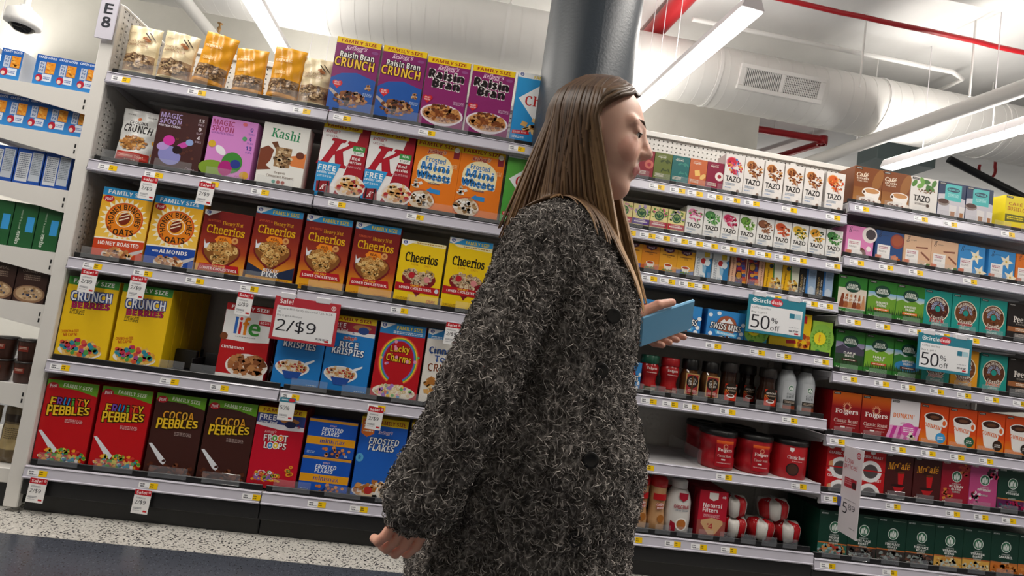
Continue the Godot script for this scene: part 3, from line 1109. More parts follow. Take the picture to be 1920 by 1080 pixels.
func green_mt(h: float, kind: int):
	pod("2f7a2c", "3c8c34", 0.146, h)
	var b := h / 0.146 * 100
	if kind == 0:
		r(0.6, 40, 99.4, b - 22, "dcd2c4")
		for k in 6: p([6 + k * 15, b - 24, 14 + k * 15, 60, 22 + k * 14, 58, 24 + k * 15, b - 24], ["7c3a20", "a05a34", "c08a60"][k % 3])
	else:
		var sky: String = ["", "7ab0dc", "8c86a8", "9cc4dc", "6ca8d8"][kind]
		r(0.6, 38, 99.4, 62, sky, "d8dcb8" if kind != 2 else "a49cb4")
		p([0.6, 58, 20, 50, 40, 58, 62, 48, 84, 58, 99.4, 52, 99.4, b - 24, 0.6, b - 24], ["", "6c9c34", "2f4a34", "7cb034", "3f8040"][kind])
		if kind == 4: e(50, 88, 46, 18, "3c8cc4", 24)
		if kind == 2: p([0.6, 60, 24, 46, 44, 58, 70, 44, 99.4, 60, 99.4, 76, 0.6, 76], "4a4658")
		for k in 16: p([2 + k * 6.2, b - 24, 5 + k * 6.2, b - 38 - (k * 7 % 11), 8 + k * 6.2, b - 24], ["24401f", "2f5428"][k % 2])
	brew(0)
	e(50, 34, 27, 19, "1c3a2c", 24)
	e(50, 34, 25, 17, "214838", 24)
	t("GREEN", 50, 30, 32, 8, "eef2ea")
	t("MOUNTAIN", 50, 39, 42, 8, "eef2ea")
	var tt: Array = [["CARAMEL", "VANILLA CREAM"], ["BREAKFAST", "BLEND"], ["DARK", "MAGIC"], ["HALF", "CAFF"], ["NANTUCKET", "BLEND"]][kind]
	t(tt[0], 50, 72, 42, 7, "f4f2ea")
	t(tt[1], 50, 81, 60 if kind == 0 else 32, 7, "f4f2ea")
	if kind > 0:
		r(24, 90, 76, 98, ["", "d8742c", "4a2c24", "c8502c", "5c2c28"][kind])
		fine(30, 92.5, 70, 1, 3.0, "f0e4d8")
	t("24", 12, b - 12, 12, 8, "e4f0dc")
	fine(22, b - 13, 44, 1, 3.0, "c4dcb8")
	return printed()

func donut(ring, choc, word_: String, wc):
	pod(ring, ring, 0.143, 0.186)
	brew(0)
	e(50, 62, 42, 42, "e6dcc4", 32)
	e(50, 62, 39, 39, choc, 32)
	bits("flake", 50, 62, 36, 36, 40, [choc, "8a5030", "3c1c14"], 4.0)
	ta("THE ORIGINAL", 50, 62, 31, -62, 62, 8, "efe8dc")
	ta("DONUT SHOP", 50, 62, 19, -100, 100, 11, "a8bce0")
	ta("COFFEE", 50, 62, 32, 222, 138, 8, "efe8dc", "sb", true)
	e(50, 62, 10, 10, ring, 20)
	t(word_, 50, 101, 54, 13, wc, "eb", 0, 0.2, "f2ece4", 1.0)
	fine(32, 111, 68, 2, 2.0, "d8ece8")
	t("24", 11, 122, 11, 7, "e0f0ec")
	fine(21, 120, 42, 1, 3.0, "b8dcd4")
	return printed()

func d_black_pods():
	pod("26201e", "2c2624", 0.145, 0.186)
	brew(0)
	t("Peet's", 52, 54, 62, 20, "ece4dc", "eb")
	t("COFFEE", 52, 70, 40, 5, "c8beb4", "s")
	r(0.6, 80, 99.4, 96, "9a6038")
	fine(30, 84, 90, 2, 3.0, "e8d4c0")
	fine(30, 102, 86, 3, 2.4, "b8aca4")
	t("22", 12, 122, 11, 7, "e8e0dc")
	return printed()

func d_red_pods():
	pod("8c141c", "7c1018", 0.146, 0.196)
	r(0.6, 0.6, 99.4, 46, "e8701c", "9c1c1c")
	brew(0)
	spike(52, 46, 8, 17, 16, "f2b48c")
	e(52, 47, 8, 8, "8c141c", 18)
	t("Folgers", 52, 63, 78, 20, "f6f0ec", "eb")
	t("Classic Roast", 52, 91, 82, 11, "f0dcd4", "e")
	fine(16, 101, 88, 1, 1.6, "d8a8a4")
	r(34, 108, 50, 113, "ece4e0")
	fine(54, 109, 84, 1, 3.0, "c88c8c")
	t("24", 12, 126, 13, 8, "f2e6e0")
	fine(23, 124, 46, 1, 4.0, "d8b4b0")
	return printed()

func d_pink_pods():
	pod("ece6ea", "e4dee2", 0.148, 0.196)
	brew(0)
	t("DUNKIN'", 46, 50, 72, 14, "e8782c", "sb")
	p([0.6, 84, 99.4, 78, 99.4, 132, 0.6, 132], "c83a98")
	for k in 5: p([k * 24 - 14, 132, k * 24 + 2, 83, k * 24 + 12, 82, k * 24 - 2, 132], "e8a4d0")
	e(64, 92, 25, 22, "d85aac", 24)
	fine(46, 84, 82, 3, 3.4, "f6e4f0")
	t("polar", 44, 72, 16, 6, "d04a9c", "eb", -0.1)
	bits("flake", 76, 114, 16, 12, 14, ["ecdcc0", "d8c09c", "f4ece0"], 6.0)
	return printed()

func d_orange_pods(badge):
	pod("dc4c1c", "e05a24", 0.144, 0.194)
	r(0.6, 84, 99.4, 134, "dc5a1c", "ec8c1c")
	brew(0)
	p([14, 36, 84, 44, 72, 108, 66, 116, 34, 116, 26, 106], "efece9")
	e(86, 56, 11, 14, "efece9", 18)
	e(86, 56, 6, 8.5, "e06428", 16)
	e(49, 40, 36, 15, "f2efec", 28)
	e(49, 39, 31, 11.5, "3c2018", 26)
	e(50, 40, 17, 5, "6c4630", 20)
	t("DUNKIN'", 47, 70, 60, 13, "e06a28", "sb", 0.13)
	e(76, 105, 18, 17, badge, 22)
	fine(66, 101, 86, 2, 3.4, "f0ece8")
	t("22", 11, 127, 13, 8, "f8e6d8")
	fine(22, 125, 44, 1, 4.0, "f0c8a8")
	return printed()

func d_classic_box():
	carton(0.146, 0.104, 0.12, "94141c", "a0161e", "c41820")
	p([46, 4, 62, 4, 62, 14, 54, 18, 46, 14], "f0ecec")
	e(14, 9, 9, 4, "f0e0e0", 12)
	t("CLASSIC ROAST", 48, 25, 82, 8, "f8f2f2", "sb", 0.02)
	e(50, 70, 38, 34, "f0eeee", 28)
	e(50, 70, 25, 22, "544c4c", 24)
	p([8, 54, 22, 48, 22, 66, 8, 70], "d89c6c")
	r(0.6, 66, 99.4, 70.5, "b8141c")
	return printed()

func d_mcafe():
	pod("4a1a1a", "42181a", 0.14, 0.202)
	brew(0)
	t("McCafé", 50, 38, 78, 24, "f0a42c", "eb", -0.06, 0.2)
	p([46, 60, 70, 60, 66, 98, 50, 98], "c81c20")
	e(50, 54, 17, 9, "3a1a14", 18, 0.2)
	e(58, 59, 13, 4, "6c3420", 18)
	p([28, 102, 74, 104, 62, 122, 40, 122], "b4181e")
	e(48, 103, 25, 5, "2c1414", 18)
	t("24", 13, 134, 13, 8, "f0e6e0")
	fine(24, 132, 48, 1, 4.0, "c8b0a8")
	return printed()

func siren(cx: float, cy: float, s: float, bg) -> void:
	e(cx, cy, s, s, "e4ebe6", 24)
	e(cx, cy, s * 0.88, s * 0.88, "2c6a4c", 24)
	for q in [[0, -0.35, 0.2, 0.26], [-0.42, 0.1, 0.16, 0.5], [0.42, 0.1, 0.16, 0.5], [-0.16, 0.2, 0.1, 0.5], [0.16, 0.2, 0.1, 0.5]]:
		e(cx + q[0] * s, cy + q[1] * s, q[2] * s, q[3] * s, "e4ebe6", 12)

func star_pod(bg, band: Array, line1: String, line2: String, h := 0.202, deco := 0):
	pod(bg, "1c2c26" if deco == 0 else bg, 0.144, h)
	var b := h / 0.144 * 100
	t("KEURIG", 17, 9, 22, 4.5, "dce4e0", "sb", 0, 0.2)
	if deco == 0:
		r(50, 8, 94, 9.5, "8c9c8c")
		r(0.6, b - 42, 99.4, b - 0.6, band[0])
		bits("flake", 52, b - 20, 45, 16, 60, band, 7.5)
		p([0.6, b - 44, 99.4, b - 42, 99.4, b - 38, 0.6, b - 40], "b86a34")
	else:
		bits("flake", 80, 26, 19, 20, 20, band, 7.0)
		bits("flake", 22, b - 34, 20, 16, 20, band, 7.0)
	siren(54, 50, 18, bg)
	t("STARBUCKS", 54, 74, 30, 4, "dce4e0", "s")
	t(line1, 54, 82, 50 if line1.length() > 5 else 34, 7.5, "f0f2ee", "sb", 0.02)
	if line2: t(line2, 54, 91, 34, 6.5, "f0f2ee", "sb", 0.02)
	fine(40, 97, 68, 2, 1.8, "b8c4bc")
	t("22", 12, b - 9, 12, 8, "f0ece4")
	return printed()

func d_filters():
	carton(0.134, 0.208, 0.05, "8c1222", "981426", "b81830")
	p([34, 6, 66, 6, 66, 26, 50, 33, 34, 26], "ece6e2")
	t("40", 86, 18, 14, 8, "f4ecec")
	t("Natural", 48, 48, 66, 14, "f6eeee")
	t("Filters", 42, 64, 54, 14, "f6eeee")
	fine(20, 78, 76, 3, 2.2, "e0a8b0")
	r(0.6, 98, 99.4, 154, "9a5048")
	p([14, 98, 50, 88, 88, 96, 90, 106, 66, 140, 42, 144, 12, 108], "cfa678")
	t("4", 48, 116, 15, 18, "b01c30", "sb")
	t("#", 38, 110, 6, 6, "b01c30", "sb")
	return printed()

func d_toaster():
	carton(0.082, 0.138, 0.07, "d8dce2", "1c4c9c", "1f58ac", "3a8cd0")
	t("CRAZY GOOD", 50, 12, 84, 11, "e8eef6")
	r(18, 36, 46, 96, "c4ccdc")
	for k in 3: t("N", 32, 46 + k * 18, 16, 12, "5c78a8")
	r(50, 34, 92, 94, "e8942c")
	bits("flake", 70, 62, 18, 26, 14, ["f0b450", "d87c1c"], 8.0)
	r(40, 98, 84, 136, "dce4f0")
	e(28, 122, 17, 20, "b8243c", 18)
	e(24, 128, 9, 11, "e8d0c0", 14)
	fine(48, 112, 78, 2, 5.0, "5c7cb8")
	return printed()

func d_toaster_back():
	carton(0.104, 0.15, 0.07, "1c4494", "1c4494", "1f4ca0")
	r(6, 16, 52, 132, "ccd0d6")
	r(56, 10, 96, 126, "b8c0ca")
	fine(10, 20, 48, 13, 4.6, "6c7484")
	fine(60, 14, 92, 13, 4.0, "78808c")
	return printed()

func d_green_bars():
	carton(0.09, 0.185, 0.07, "1c4a2c", "1f5030", "225a34")
	r(60, 60, 92, 130, "3c9cdc")
	t("organic", 34, 158, 62, 22, "e4ece0", "eb", -PI / 2 + 0.05)
	t("good & gather", 34, 76, 92, 9, "c4d4c0", "s", -PI / 2 + 0.05)
	return printed()

func d_oat_box():
	carton(0.12, 0.17, 0.07, "2c1c18", "2c1c18", "382420")
	t("OATMEAL", 46, 34, 60, 9, "a89484", "s")
	fine(24, 46, 76, 3, 4.0, "8a7668")
	e(50, 112, 50, 30, "8a6a50", 24)
	e(50, 110, 43, 24, "b89a78", 24)
	bits("flake", 50, 110, 40, 20, 30, ["c8ac88", "94744c", "2c3858", "dcc8a8"], 6.0)
	return printed()

func price_card():
	blank(0.075, 0.03)
	r(0, 6, 56, 36, "f0f0f2")
	fine(8, 12, 30, 2, 6.0, "4a4a52")
	fine(12, 28, 52, 1, 3.0, "8a8a92")
	r(56, 6, 98, 36, "f0c400")
	fine(60, 12, 78, 2, 6.0, "5c4c10")
	return printed()

func bullseye(cx: float, cy: float, s: float, c, bg) -> void:
	e(cx, cy, s, s, c, 24)
	e(cx, cy, s * 0.68, s * 0.68, bg, 22)
	e(cx, cy, s * 0.36, s * 0.36, c, 18)

func sale_tag(deal := false):
	carton(0.064, 0.094, 0.0012, "e8e8e8", "c8c8c8", "f0efef")
	if deal:
		r(0.6, 0.6, 99.4, 30, "2c7c94")
		e(76, 15, 20, 12, "d0303c", 18)
		fine(12, 11, 52, 1, 8.0, "dcecf0")
		t("50%", 38, 66, 58, 28, "3a3a40", "s")
	else:
		r(0.6, 0.6, 99.4, 34, "c01c28")
		t("Sale!", 42, 17, 62, 18, "f8ecec")
		bullseye(88, 12, 7, "f4dede", "c01c28")
		fine(14, 46, 70, 2, 3.0, "9a9aa0")
		t("2/$9", 44, 76, 64, 26, "3a3a40", "s")
	fine(10, 108, 60, 2, 4.0, "8a8a92")
	fine(10, 126, 50, 1, 3.0, "a8a8ae")
	r(70, 124, 92, 134, "c8242c")
	return printed()

func sale_sign():
	carton(0.268, 0.18, 0.003, "a02430", "a02430", "b8303c")
	t("Sale!", 18, 7, 20, 7, "f8f0f0")
	bullseye(90, 8, 3.6, "f4e6e6", "b8303c")
	r(5, 14, 95, 63, "eaeaec")
	t("General Mills family size cereal 7.33- to 24-", 49, 18.5, 82, 4, "55555c", "s")
	t("oz.", 10, 23.5, 5, 3, "55555c", "s")
	t("Buy 2, get a discount", 26, 29, 38, 3.6, "3a3a42", "s")
	t("2/$9", 38, 44, 60, 20, "23252c", "s")
	fine(70, 57, 90, 2, 1.0, "4a4a52")
	r(84, 59, 90, 62, "c8242c")
	return printed()

func deal_sign():
	carton(0.278, 0.172, 0.003, "2a7486", "2a7486", "2f8094")
	bullseye(11, 8, 3.8, "eef4f6", "2f8094")
	t("circle", 27, 8, 24, 7, "eef4f6")
	e(49, 8, 10.5, 6.5, "cc3444", 22)
	t("deals", 49, 8, 17, 6, "f8eaea")
	r(5, 16, 95, 57, "eaeaec")
	t("Coffee and tea", 24, 20, 32, 3.6, "6a6a72", "s")
	t("Buy 1, get 1", 20, 28, 26, 3.6, "3a3a42", "s")
	t("50", 24, 43, 32, 22, "23252c", "s")
	t("%", 48, 38, 11, 9, "23252c", "s")
	t("off", 50, 50, 16, 8.5, "23252c", "s")
	r(73, 22, 82, 30, "2f7c94")
	r(83, 22, 93, 30, "a8ccd6")
	fine(74, 44, 90, 1, 0.8, "9a9aa0")
	fine(74, 49, 92, 2, 0.9, "5a5a62")
	r(84, 53, 91, 55.5, "c8242c")
	return printed()

func low_sign():
	carton(0.13, 0.38, 0.003, "d8d2d6", "d8d2d6", "e2dce0")
	bullseye(78, 22, 11, "b8283c", "e2dce0")
	t("Low", 32, 46, 46, 18, "b8384c", "s")
	t("price!", 42, 68, 66, 22, "b8384c", "s")
	r(16, 104, 78, 136, "b02c38")
	e(66, 124, 12, 11, "3a2424", 16)
	fine(20, 108, 52, 3, 4.0, "dc9aa0")
	fine(20, 176, 84, 1, 3.0, "9a949c")
	t("5", 30, 206, 24, 36, "2a2830", "s")
	t("89", 64, 198, 34, 18, "2a2830", "s")
	fine(60, 262, 88, 1, 3.0, "9a949c")
	return printed()

# ---- builders
func lean_bag(w: float, h: float, d: float, side: float, q: Vector3) -> Vector3:
	# a pillow pouch: full at the bottom, flat at the top seal, a little creased
	var u := clampf(q.x / (w / 2), -1, 1)
	var v := clampf(q.y / h, 0, 1)
	var full := pow(1.0 - u * u, 0.55) * (0.12 + 0.88 * pow(1.0 - v, 0.55)) * minf(1.0, 0.45 + v * 5.0)
	var crease := 0.0022 * sin(u * 9.0 + v * 7.0) * (1.0 - u * u) + 0.0016 * sin(u * 4.0 - v * 23.0)
	return Vector3(q.x * (1.0 - 0.06 * sin(v * PI)), q.y, side * (full * d / 2 + q.z) + crease)

func pouch(w: float, h: float, d: float, back) -> void:
	blank(w, h)
	awarp = func(q): return lean_bag(w, h, d, -1.0, q)
	r(0, 0, 100, h / w * 100, back)
	awarp = func(q): return lean_bag(w, h, d, 1.0, q)

func d_vanilla_bag():
	var h := 0.24
	pouch(0.14, h, 0.075, "e2d2ac")
	var b := h / 0.14 * 100
	r(0, 0, 100, b, "ead9b2")
	r(0, 0, 100, 9, "e6d6b0")
	r(0, b * 0.44, 100, b * 0.56, "dccaa4")
	r(3, b * 0.55, 97, b - 22, "9a7c5c")
	bits("flake", 50, b * 0.68, 44, b * 0.14, 220, ["b49670", "7a5c40", "c8ac84", "5c4430", "a0805c"], 4.6)
	t("good & gather", 22, 27, 22, 4, "8a5a3c", "s")
	t("French Vanilla", 40, 54, 62, 8, "8a5a3c", "eb")
	t("Almond Granola", 42, 65, 66, 8, "8a5a3c", "eb")
	p([58, 24, 61, 22, 80, 42, 78, 44], "3a2418")
	p([68, 20, 71, 19, 90, 40, 88, 42], "3a2418")
	e(70, 46, 9, 5, "a8683c", 14, 0.3)
	e(62, 41, 7, 4, "b87848", 14, -0.3)
	return printed()

func d_organic_bag():
	var h := 0.262
	pouch(0.14, h, 0.075, "c88a14")
	var b := h / 0.14 * 100
	r(0, 0, 100, b, "dc9814")
	r(0, 0, 100, 10, "eaa61c")
	r(2, b * 0.58, 98, b - 26, "8a6844")
	bits("flake", 50, b * 0.7, 44, b * 0.115, 200, ["a8845c", "6c4e34", "c0a078", "8a6844", "543c28"], 4.6)
	r(2, b - 30, 98, b - 4, "c88a2c")
	t("good & gather", 32, 36, 26, 4, "f4e2bc", "s")
	t("organic", 38, 47, 56, 14, "f4e2bc", "eb")
	fine(16, 82, 52, 3, 2.4, "f0d8a0")
	return printed()

func d_crunch_pouch():
	var h := 0.25
	pouch(0.165, h, 0.08, "b8b8b6")
	var b := h / 0.165 * 100
	r(0, 0, 100, b, "d8d8d6")
	t("CATALINA", 47, 36, 46, 8, "2a2624", "sb")
	t("CRUNCH", 48, 52, 72, 20, "241f1d", "sb", 0.02)
	e(46, 25, 5, 4.5, "d8743c", 14)
	fine(14, 14, 34, 1, 2.4, "8a8a88")
	fine(64, 14, 86, 1, 2.4, "8a8a88")
	p([62, 84, 92, 76, 92, 118, 70, 122], "dc9a28")
	bits("flake", 44, 90, 34, 18, 120, ["b87c3c", "d09a58", "8e5828", "e0b478", "a86c30"], 5.0)
	r(10, 116, 90, 150, "b02c20")
	t("Cinnamon Toast", 48, 126, 62, 7, "f2dcc8", "s")
	fine(36, 134, 62, 1, 3.0, "e8bca8")
	return printed()

func cyl(rad: float, y0: float) -> void:
	awarp = func(q): return Vector3(sin(q.x / rad) * (rad + q.z), y0 + q.y, cos(q.x / rad) * (rad + q.z))

func jar(called: String, label: String, kind: String, x: float, y: float, z: float, group: String) -> void:
	var o := thing(called, label, "jar" if kind != "bottle" and kind != "creamer" and kind != "white" else "bottle", Vector3(x, y, z), 0, group)
	if kind in ["red_green", "red_red"]:
		part("body", lathed([0, 0, 0.038, 0, 0.042, 0.006, 0.043, 0.03, 0.034, 0.055, 0.036, 0.075, 0.043, 0.1, 0.043, 0.122, 0.036, 0.136], 36), mat("9c1418", 0.25), o)
		part("lid", lathed([0.039, 0.134, 0.042, 0.138, 0.042, 0.168, 0.039, 0.172, 0, 0.172], 36), mat("17503c" if kind == "red_green" else "a8141c", 0.35), o)
		blank(0.08, 0.05)
		cyl(0.0437, 0.082)
		t("Folgers", 50, 24, 62, 18, "f2e6e0", "eb")
		fine(20, 44, 82, 1, 4.0, "e8c8c0")
		part("label", printed(), M.carton, o)
		blank(0.08, 0.03)
		cyl(0.0437, 0.004)
		r(10, 2, 90, 36, "20402c" if kind == "red_green" else "6c1014")
		fine(18, 8, 82, 3, 4.0, "c8b8a8")
		part("lower_label", printed(), M.carton, o)
	elif kind == "gold":
		part("body", lathed([0, 0, 0.037, 0, 0.041, 0.005, 0.041, 0.1, 0.036, 0.12, 0.031, 0.135], 8, 1.05, 1.05), mat("5c3a1e", 0.1), o)
		part("lid", lathed([0.036, 0.132, 0.038, 0.134, 0.037, 0.176, 0.034, 0.18, 0, 0.18], 36), mat("141212", 0.35), o)
		blank(0.066, 0.104)
		awarp = func(q): return Vector3(q.x, q.y + 0.016, 0.0405 + q.z)
		r(2, 6, 98, 150, "b8945c")
		r(10, 14, 90, 146, "9c2428")
		e(50, 62, 42, 44, "1c1614", 24)
		e(50, 62, 38, 40, "241c1a", 24)
		t("NESCAFÉ", 50, 42, 46, 9, "e8dcc8")
		t("Taster's", 50, 58, 58, 16, "f0e8dc", "eb", -0.1, 0.2)
		t("Choice", 50, 76, 50, 16, "f0e8dc", "eb", -0.1, 0.2)
		fine(22, 116, 78, 3, 4.0, "e8b8a8")
		part("label", printed(), M.carton, o)
	elif kind == "classic":
		part("body", lathed([0, 0, 0.036, 0, 0.041, 0.006, 0.044, 0.045, 0.043, 0.075, 0.033, 0.105, 0.034, 0.14, 0.037, 0.148], 36), M.brown_glass, o)
		part("lid", lathed([0.038, 0.146, 0.04, 0.15, 0.039, 0.186, 0.036, 0.19, 0, 0.19], 36), mat("2a2422", 0.4), o)
		blank(0.086, 0.085)
		cyl(0.0452, 0.016)
		r(14, 10, 86, 96, "c8321c")
		r(14, 40, 86, 62, "e88a2c", "c8321c")
		e(50, 36, 36, 32, "241614", 22)
		t("NESCAFÉ", 50, 28, 54, 11, "f0e6dc")
		t("CLÁSICO", 50, 42, 44, 8, "e0c8b0")
		e(46, 72, 22, 10, "f0ece8", 18)
		e(46, 70, 16, 6, "5c2c18", 16)
		part("label", printed(), M.carton, o)
	elif kind == "bottle":
		part("body", lathed([0, 0, 0.04, 0, 0.043, 0.006, 0.043, 0.14, 0.038, 0.165, 0.024, 0.188, 0.022, 0.196], 36), mat("a8acb0", 0.35), o)
		part("lid", lathed([0.024, 0.194, 0.025, 0.197, 0.025, 0.222, 0.022, 0.226, 0, 0.226], 28), mat("161616", 0.35), o)
		blank(0.08, 0.14)
		cyl(0.0436, 0.004)
		r(6, 2, 94, 172, "b8bcc0")
		siren(50, 40, 17, "b8bcc0")
		t("COLD", 50, 74, 44, 12, "1c2a24", "e")
		t("BREW", 50, 90, 44, 12, "1c2a24", "e")
		r(12, 108, 88, 140, "2a2220")
		fine(20, 114, 80, 2, 4.0, "b8a898")
		r(12, 140, 88, 166, "8a3c20")
		part("label", printed(), M.carton, o)
	elif kind == "creamer":
		part("body", lathed([0, 0, 0.036, 0, 0.041, 0.008, 0.041, 0.05, 0.034, 0.09, 0.037, 0.15, 0.038, 0.19, 0.03, 0.198], 32), mat("c89a6c", 0.3), o)
		part("lid", lathed([0.036, 0.192, 0.04, 0.196, 0.04, 0.222, 0.03, 0.236, 0, 0.24], 32), mat("c0181c", 0.35), o)
		blank(0.08, 0.15)
		cyl(0.0418, 0.02)
		r(8, 6, 92, 40, "c01c20")
		t("Coffee", 52, 62, 42, 16, "f6f0ea", "eb", -0.1, 0.2, "b8181c", 2.0)
		t("mate", 54, 80, 40, 14, "f6f0ea", "eb", -0.1, 0.2, "b8181c", 2.0)
		e(62, 140, 22, 22, "a8682c", 18)
		part("label", printed(), M.carton, o)
	else:
		part("body", lathed([0, 0, 0.052, 0, 0.058, 0.008, 0.06, 0.06, 0.058, 0.14, 0.05, 0.172, 0.036, 0.194, 0.03, 0.2], 36, 1.0, 0.8), mat("d8d4d0", 0.35), o)
		part("lid", lathed([0.034, 0.198, 0.035, 0.2, 0.035, 0.228, 0.032, 0.232, 0, 0.232], 30), mat("dcdad8", 0.4), o)
		blank(0.11, 0.19)
		awarp = func(q): return Vector3(sin(q.x / 0.06) * (0.0605 + q.z), q.y, cos(q.x / 0.06) * (0.0605 + q.z) * 0.82)
		p([34, 6, 74, 8, 72, 30, 54, 40, 36, 28], "a8142c")
		t("ORIGINAL", 52, 62, 70, 15, "a82838", "sb")
		t("COFFEE CREAMER", 52, 76, 60, 6, "6a7a8c", "sb")
		p([8, 120, 30, 130, 30, 168, 6, 168], "a0142c")
		e(54, 130, 26, 26, "efece8", 24)
		e(54, 130, 20, 20, "b0682c", 24)
		part("label", printed(), M.carton, o)

func tub(x: float, z: float, label: String, facing: bool, group: String) -> void:
	var o := thing("coffee_tub", label, "coffee tub", Vector3(x, 0.498, z), 0, group)
	part("body", lathed([0, 0, 0.074, 0, 0.079, 0.008, 0.08, 0.05, 0.076, 0.058, 0.076, 0.1, 0.081, 0.108, 0.081, 0.15, 0.077, 0.155], 40), mat("9c101c", 0.3), o)
	part("lid", lathed([0.083, 0.15, 0.085, 0.153, 0.085, 0.17, 0.08, 0.175, 0.06, 0.175, 0.058, 0.172, 0, 0.172], 40), mat("121212", 0.4), o)
	if facing:
		blank(0.1, 0.12)
		cyl(0.0825, 0.012)
		r(8, 0, 92, 14, "e8702c", "c83a1c")
		r(8, 14, 92, 116, "a4121e")
		spike(50, 24, 7, 13, 14, "f0b08c")
		t("Folgers", 50, 42, 66, 19, "f4ece6", "eb")
		t("Classic Roast", 50, 66, 66, 11, "e8d0c8", "e")
		r(34, 80, 52, 86, "e8dcd8")
		fine(16, 96, 84, 1, 4.0, "d8a0a0")
		part("label", printed(), M.carton, o)

func filter_pack(x: float, y: float, z: float, sx: float, tilt: float, label: String) -> void:
	# a cup-shaped stack of fluted paper filters in a red-printed wrapper
	var o := thing("coffee_filter_pack", label, "coffee filters", Vector3(x, y, z), 0, "wrapped fluted coffee filter packs")
	var s := st()
	s.set_smooth_group(0)
	var n := 64
	for lay in 6:
		for k in n:
			var f := func(l: int, kk: int) -> Vector3:
				var prof: Array = [[0.0, 0.0], [0.05, 0.002], [0.062, 0.014], [0.067, 0.04], [0.07, 0.066], [0.062, 0.082], [0.0, 0.086]][l]
				var fl := 1.0 + (0.035 if kk % 2 == 0 else -0.035) * (1.0 if l in [2, 3, 4] else 0.3)
				var a := TAU * kk / n
				return Vector3(sin(a) * prof[0] * fl * sx, prof[1] + 0.004 * sin(a * 5), cos(a) * prof[0] * fl)
			quad(s, f.call(lay, k), f.call(lay + 1, k), f.call(lay + 1, k + 1), f.call(lay, k + 1))
	part("filters", fin(s), mat("e2ded8", 0.45), o)
	for band in [[-1.5, -0.72], [0.02, 0.62]]:
		var w := st()
		w.set_smooth_group(0)
		for i in 14:
			for j in 5:
				var g := func(ii: int, jj: int) -> Vector3:
					var a: float = lerpf(band[0], band[1], ii / 14.0)
					var prof: Array = [[0.045, 0.0], [0.066, 0.014], [0.0705, 0.04], [0.0735, 0.066], [0.064, 0.085], [0.02, 0.0895]][jj]
					return Vector3(sin(a) * prof[0] * sx, prof[1] + 0.003 * sin(ii * 1.7 + jj), cos(a) * prof[0]) * 1.01
				quad(w, g.call(i, j), g.call(i, j + 1), g.call(i + 1, j + 1), g.call(i + 1, j))
		part("wrapper", fin(w), M.wrapper, o)
	o.rotation.z = tilt

func shelf(label: String, x0: float, x1: float, h: float, tags: Array, tray: bool, lips: Array, group: String) -> void:
	var o := thing("shelf", label, "shelf", Vector3((x0 + x1) / 2, h, 0), 0, group)
	var w := (x1 - x0) / 2 - 0.003
	var s := st()
	bx(s, Vector3(-w, -0.008, -0.44), Vector3(w, 0.02, -0.006), 0.002)
	bx(s, Vector3(-w, -0.03, -0.018), Vector3(w, -0.006, -0.008), 0.001)
	bx(s, Vector3(-w + 0.06, -0.022, -0.3), Vector3(w - 0.06, -0.007, -0.2), 0.003)
	part("deck", fin(s), M.shelf, o)
	for sd in ([-1, 1] if h > 0.2 else []):
		var b := st()
		slab(b, PackedVector2Array([Vector2(-0.44, 0.015), Vector2(-0.03, 0.015), Vector2(-0.03, -0.018), Vector2(-0.44, -0.085)]), -0.0015, 0.0015)
		var br := part("bracket", fin(b), M.shelf, o, Vector3(sd * (w - 0.004), 0, 0))
		br.rotation.y = -PI / 2
	var rail := st()
	# the price rail: a tilted channel with a rolled lip above and below, in cross-section
	var prof := [Vector2(-0.006, 0.024), Vector2(0.002, 0.023), Vector2(0.004, 0.02), Vector2(0.001, 0.018), Vector2(0.005, -0.017), Vector2(0.009, -0.019), Vector2(0.008, -0.024), Vector2(-0.006, -0.026)]
	for i in prof.size():
		var a: Vector2 = prof[i]
		var c: Vector2 = prof[(i + 1) % prof.size()]
		quad(rail, Vector3(-w, a.y, a.x), Vector3(w, a.y, a.x), Vector3(w, c.y, c.x), Vector3(-w, c.y, c.x))
	for sd in [-1, 1]:
		for i in range(1, prof.size() - 1):
			for q in [prof[0], prof[i], prof[i + 1]]: rail.add_vertex(Vector3(sd * w, q.y, q.x))
	var pr := part("price_rail", fin(rail), M.rail, o)
	for x in tags:
		var tg := part("price_tag", M.price_card, M.carton, pr, Vector3(x - (x0 + x1) / 2 - 0.012, -0.0155, 0.0054))
		tg.rotation.x = -0.113
	if tray:
		var k := st()
		bx(k, Vector3(-w + 0.004, 0.02, -0.42), Vector3(w - 0.004, 0.028, -0.024), 0.001)
		bx(k, Vector3(-w + 0.004, 0.02, -0.023), Vector3(w - 0.004, 0.046, -0.016), 0.002)
		part("pusher_tray", fin(k), M.black_plastic, o)
	for l in lips:
		var c := st()
		bx(c, Vector3(-l[1] / 2, 0.03, -0.0135), Vector3(l[1] / 2, 0.03 + l[2], -0.012), 0.0004)
		part("clear_lip", fin(c), M.clear, o, Vector3(l[0] - (x0 + x1) / 2, 0, 0))

func carton_at(called: String, mesh: Mesh, x: float, y: float, z: float, label: String, category: String, group := "", turn := 0.0) -> MeshInstance3D:
	var o := part(called, mesh, M.carton, self, Vector3(x, y, z))
	o.rotation.y = turn
	tag(o, label, category, group)
	return o

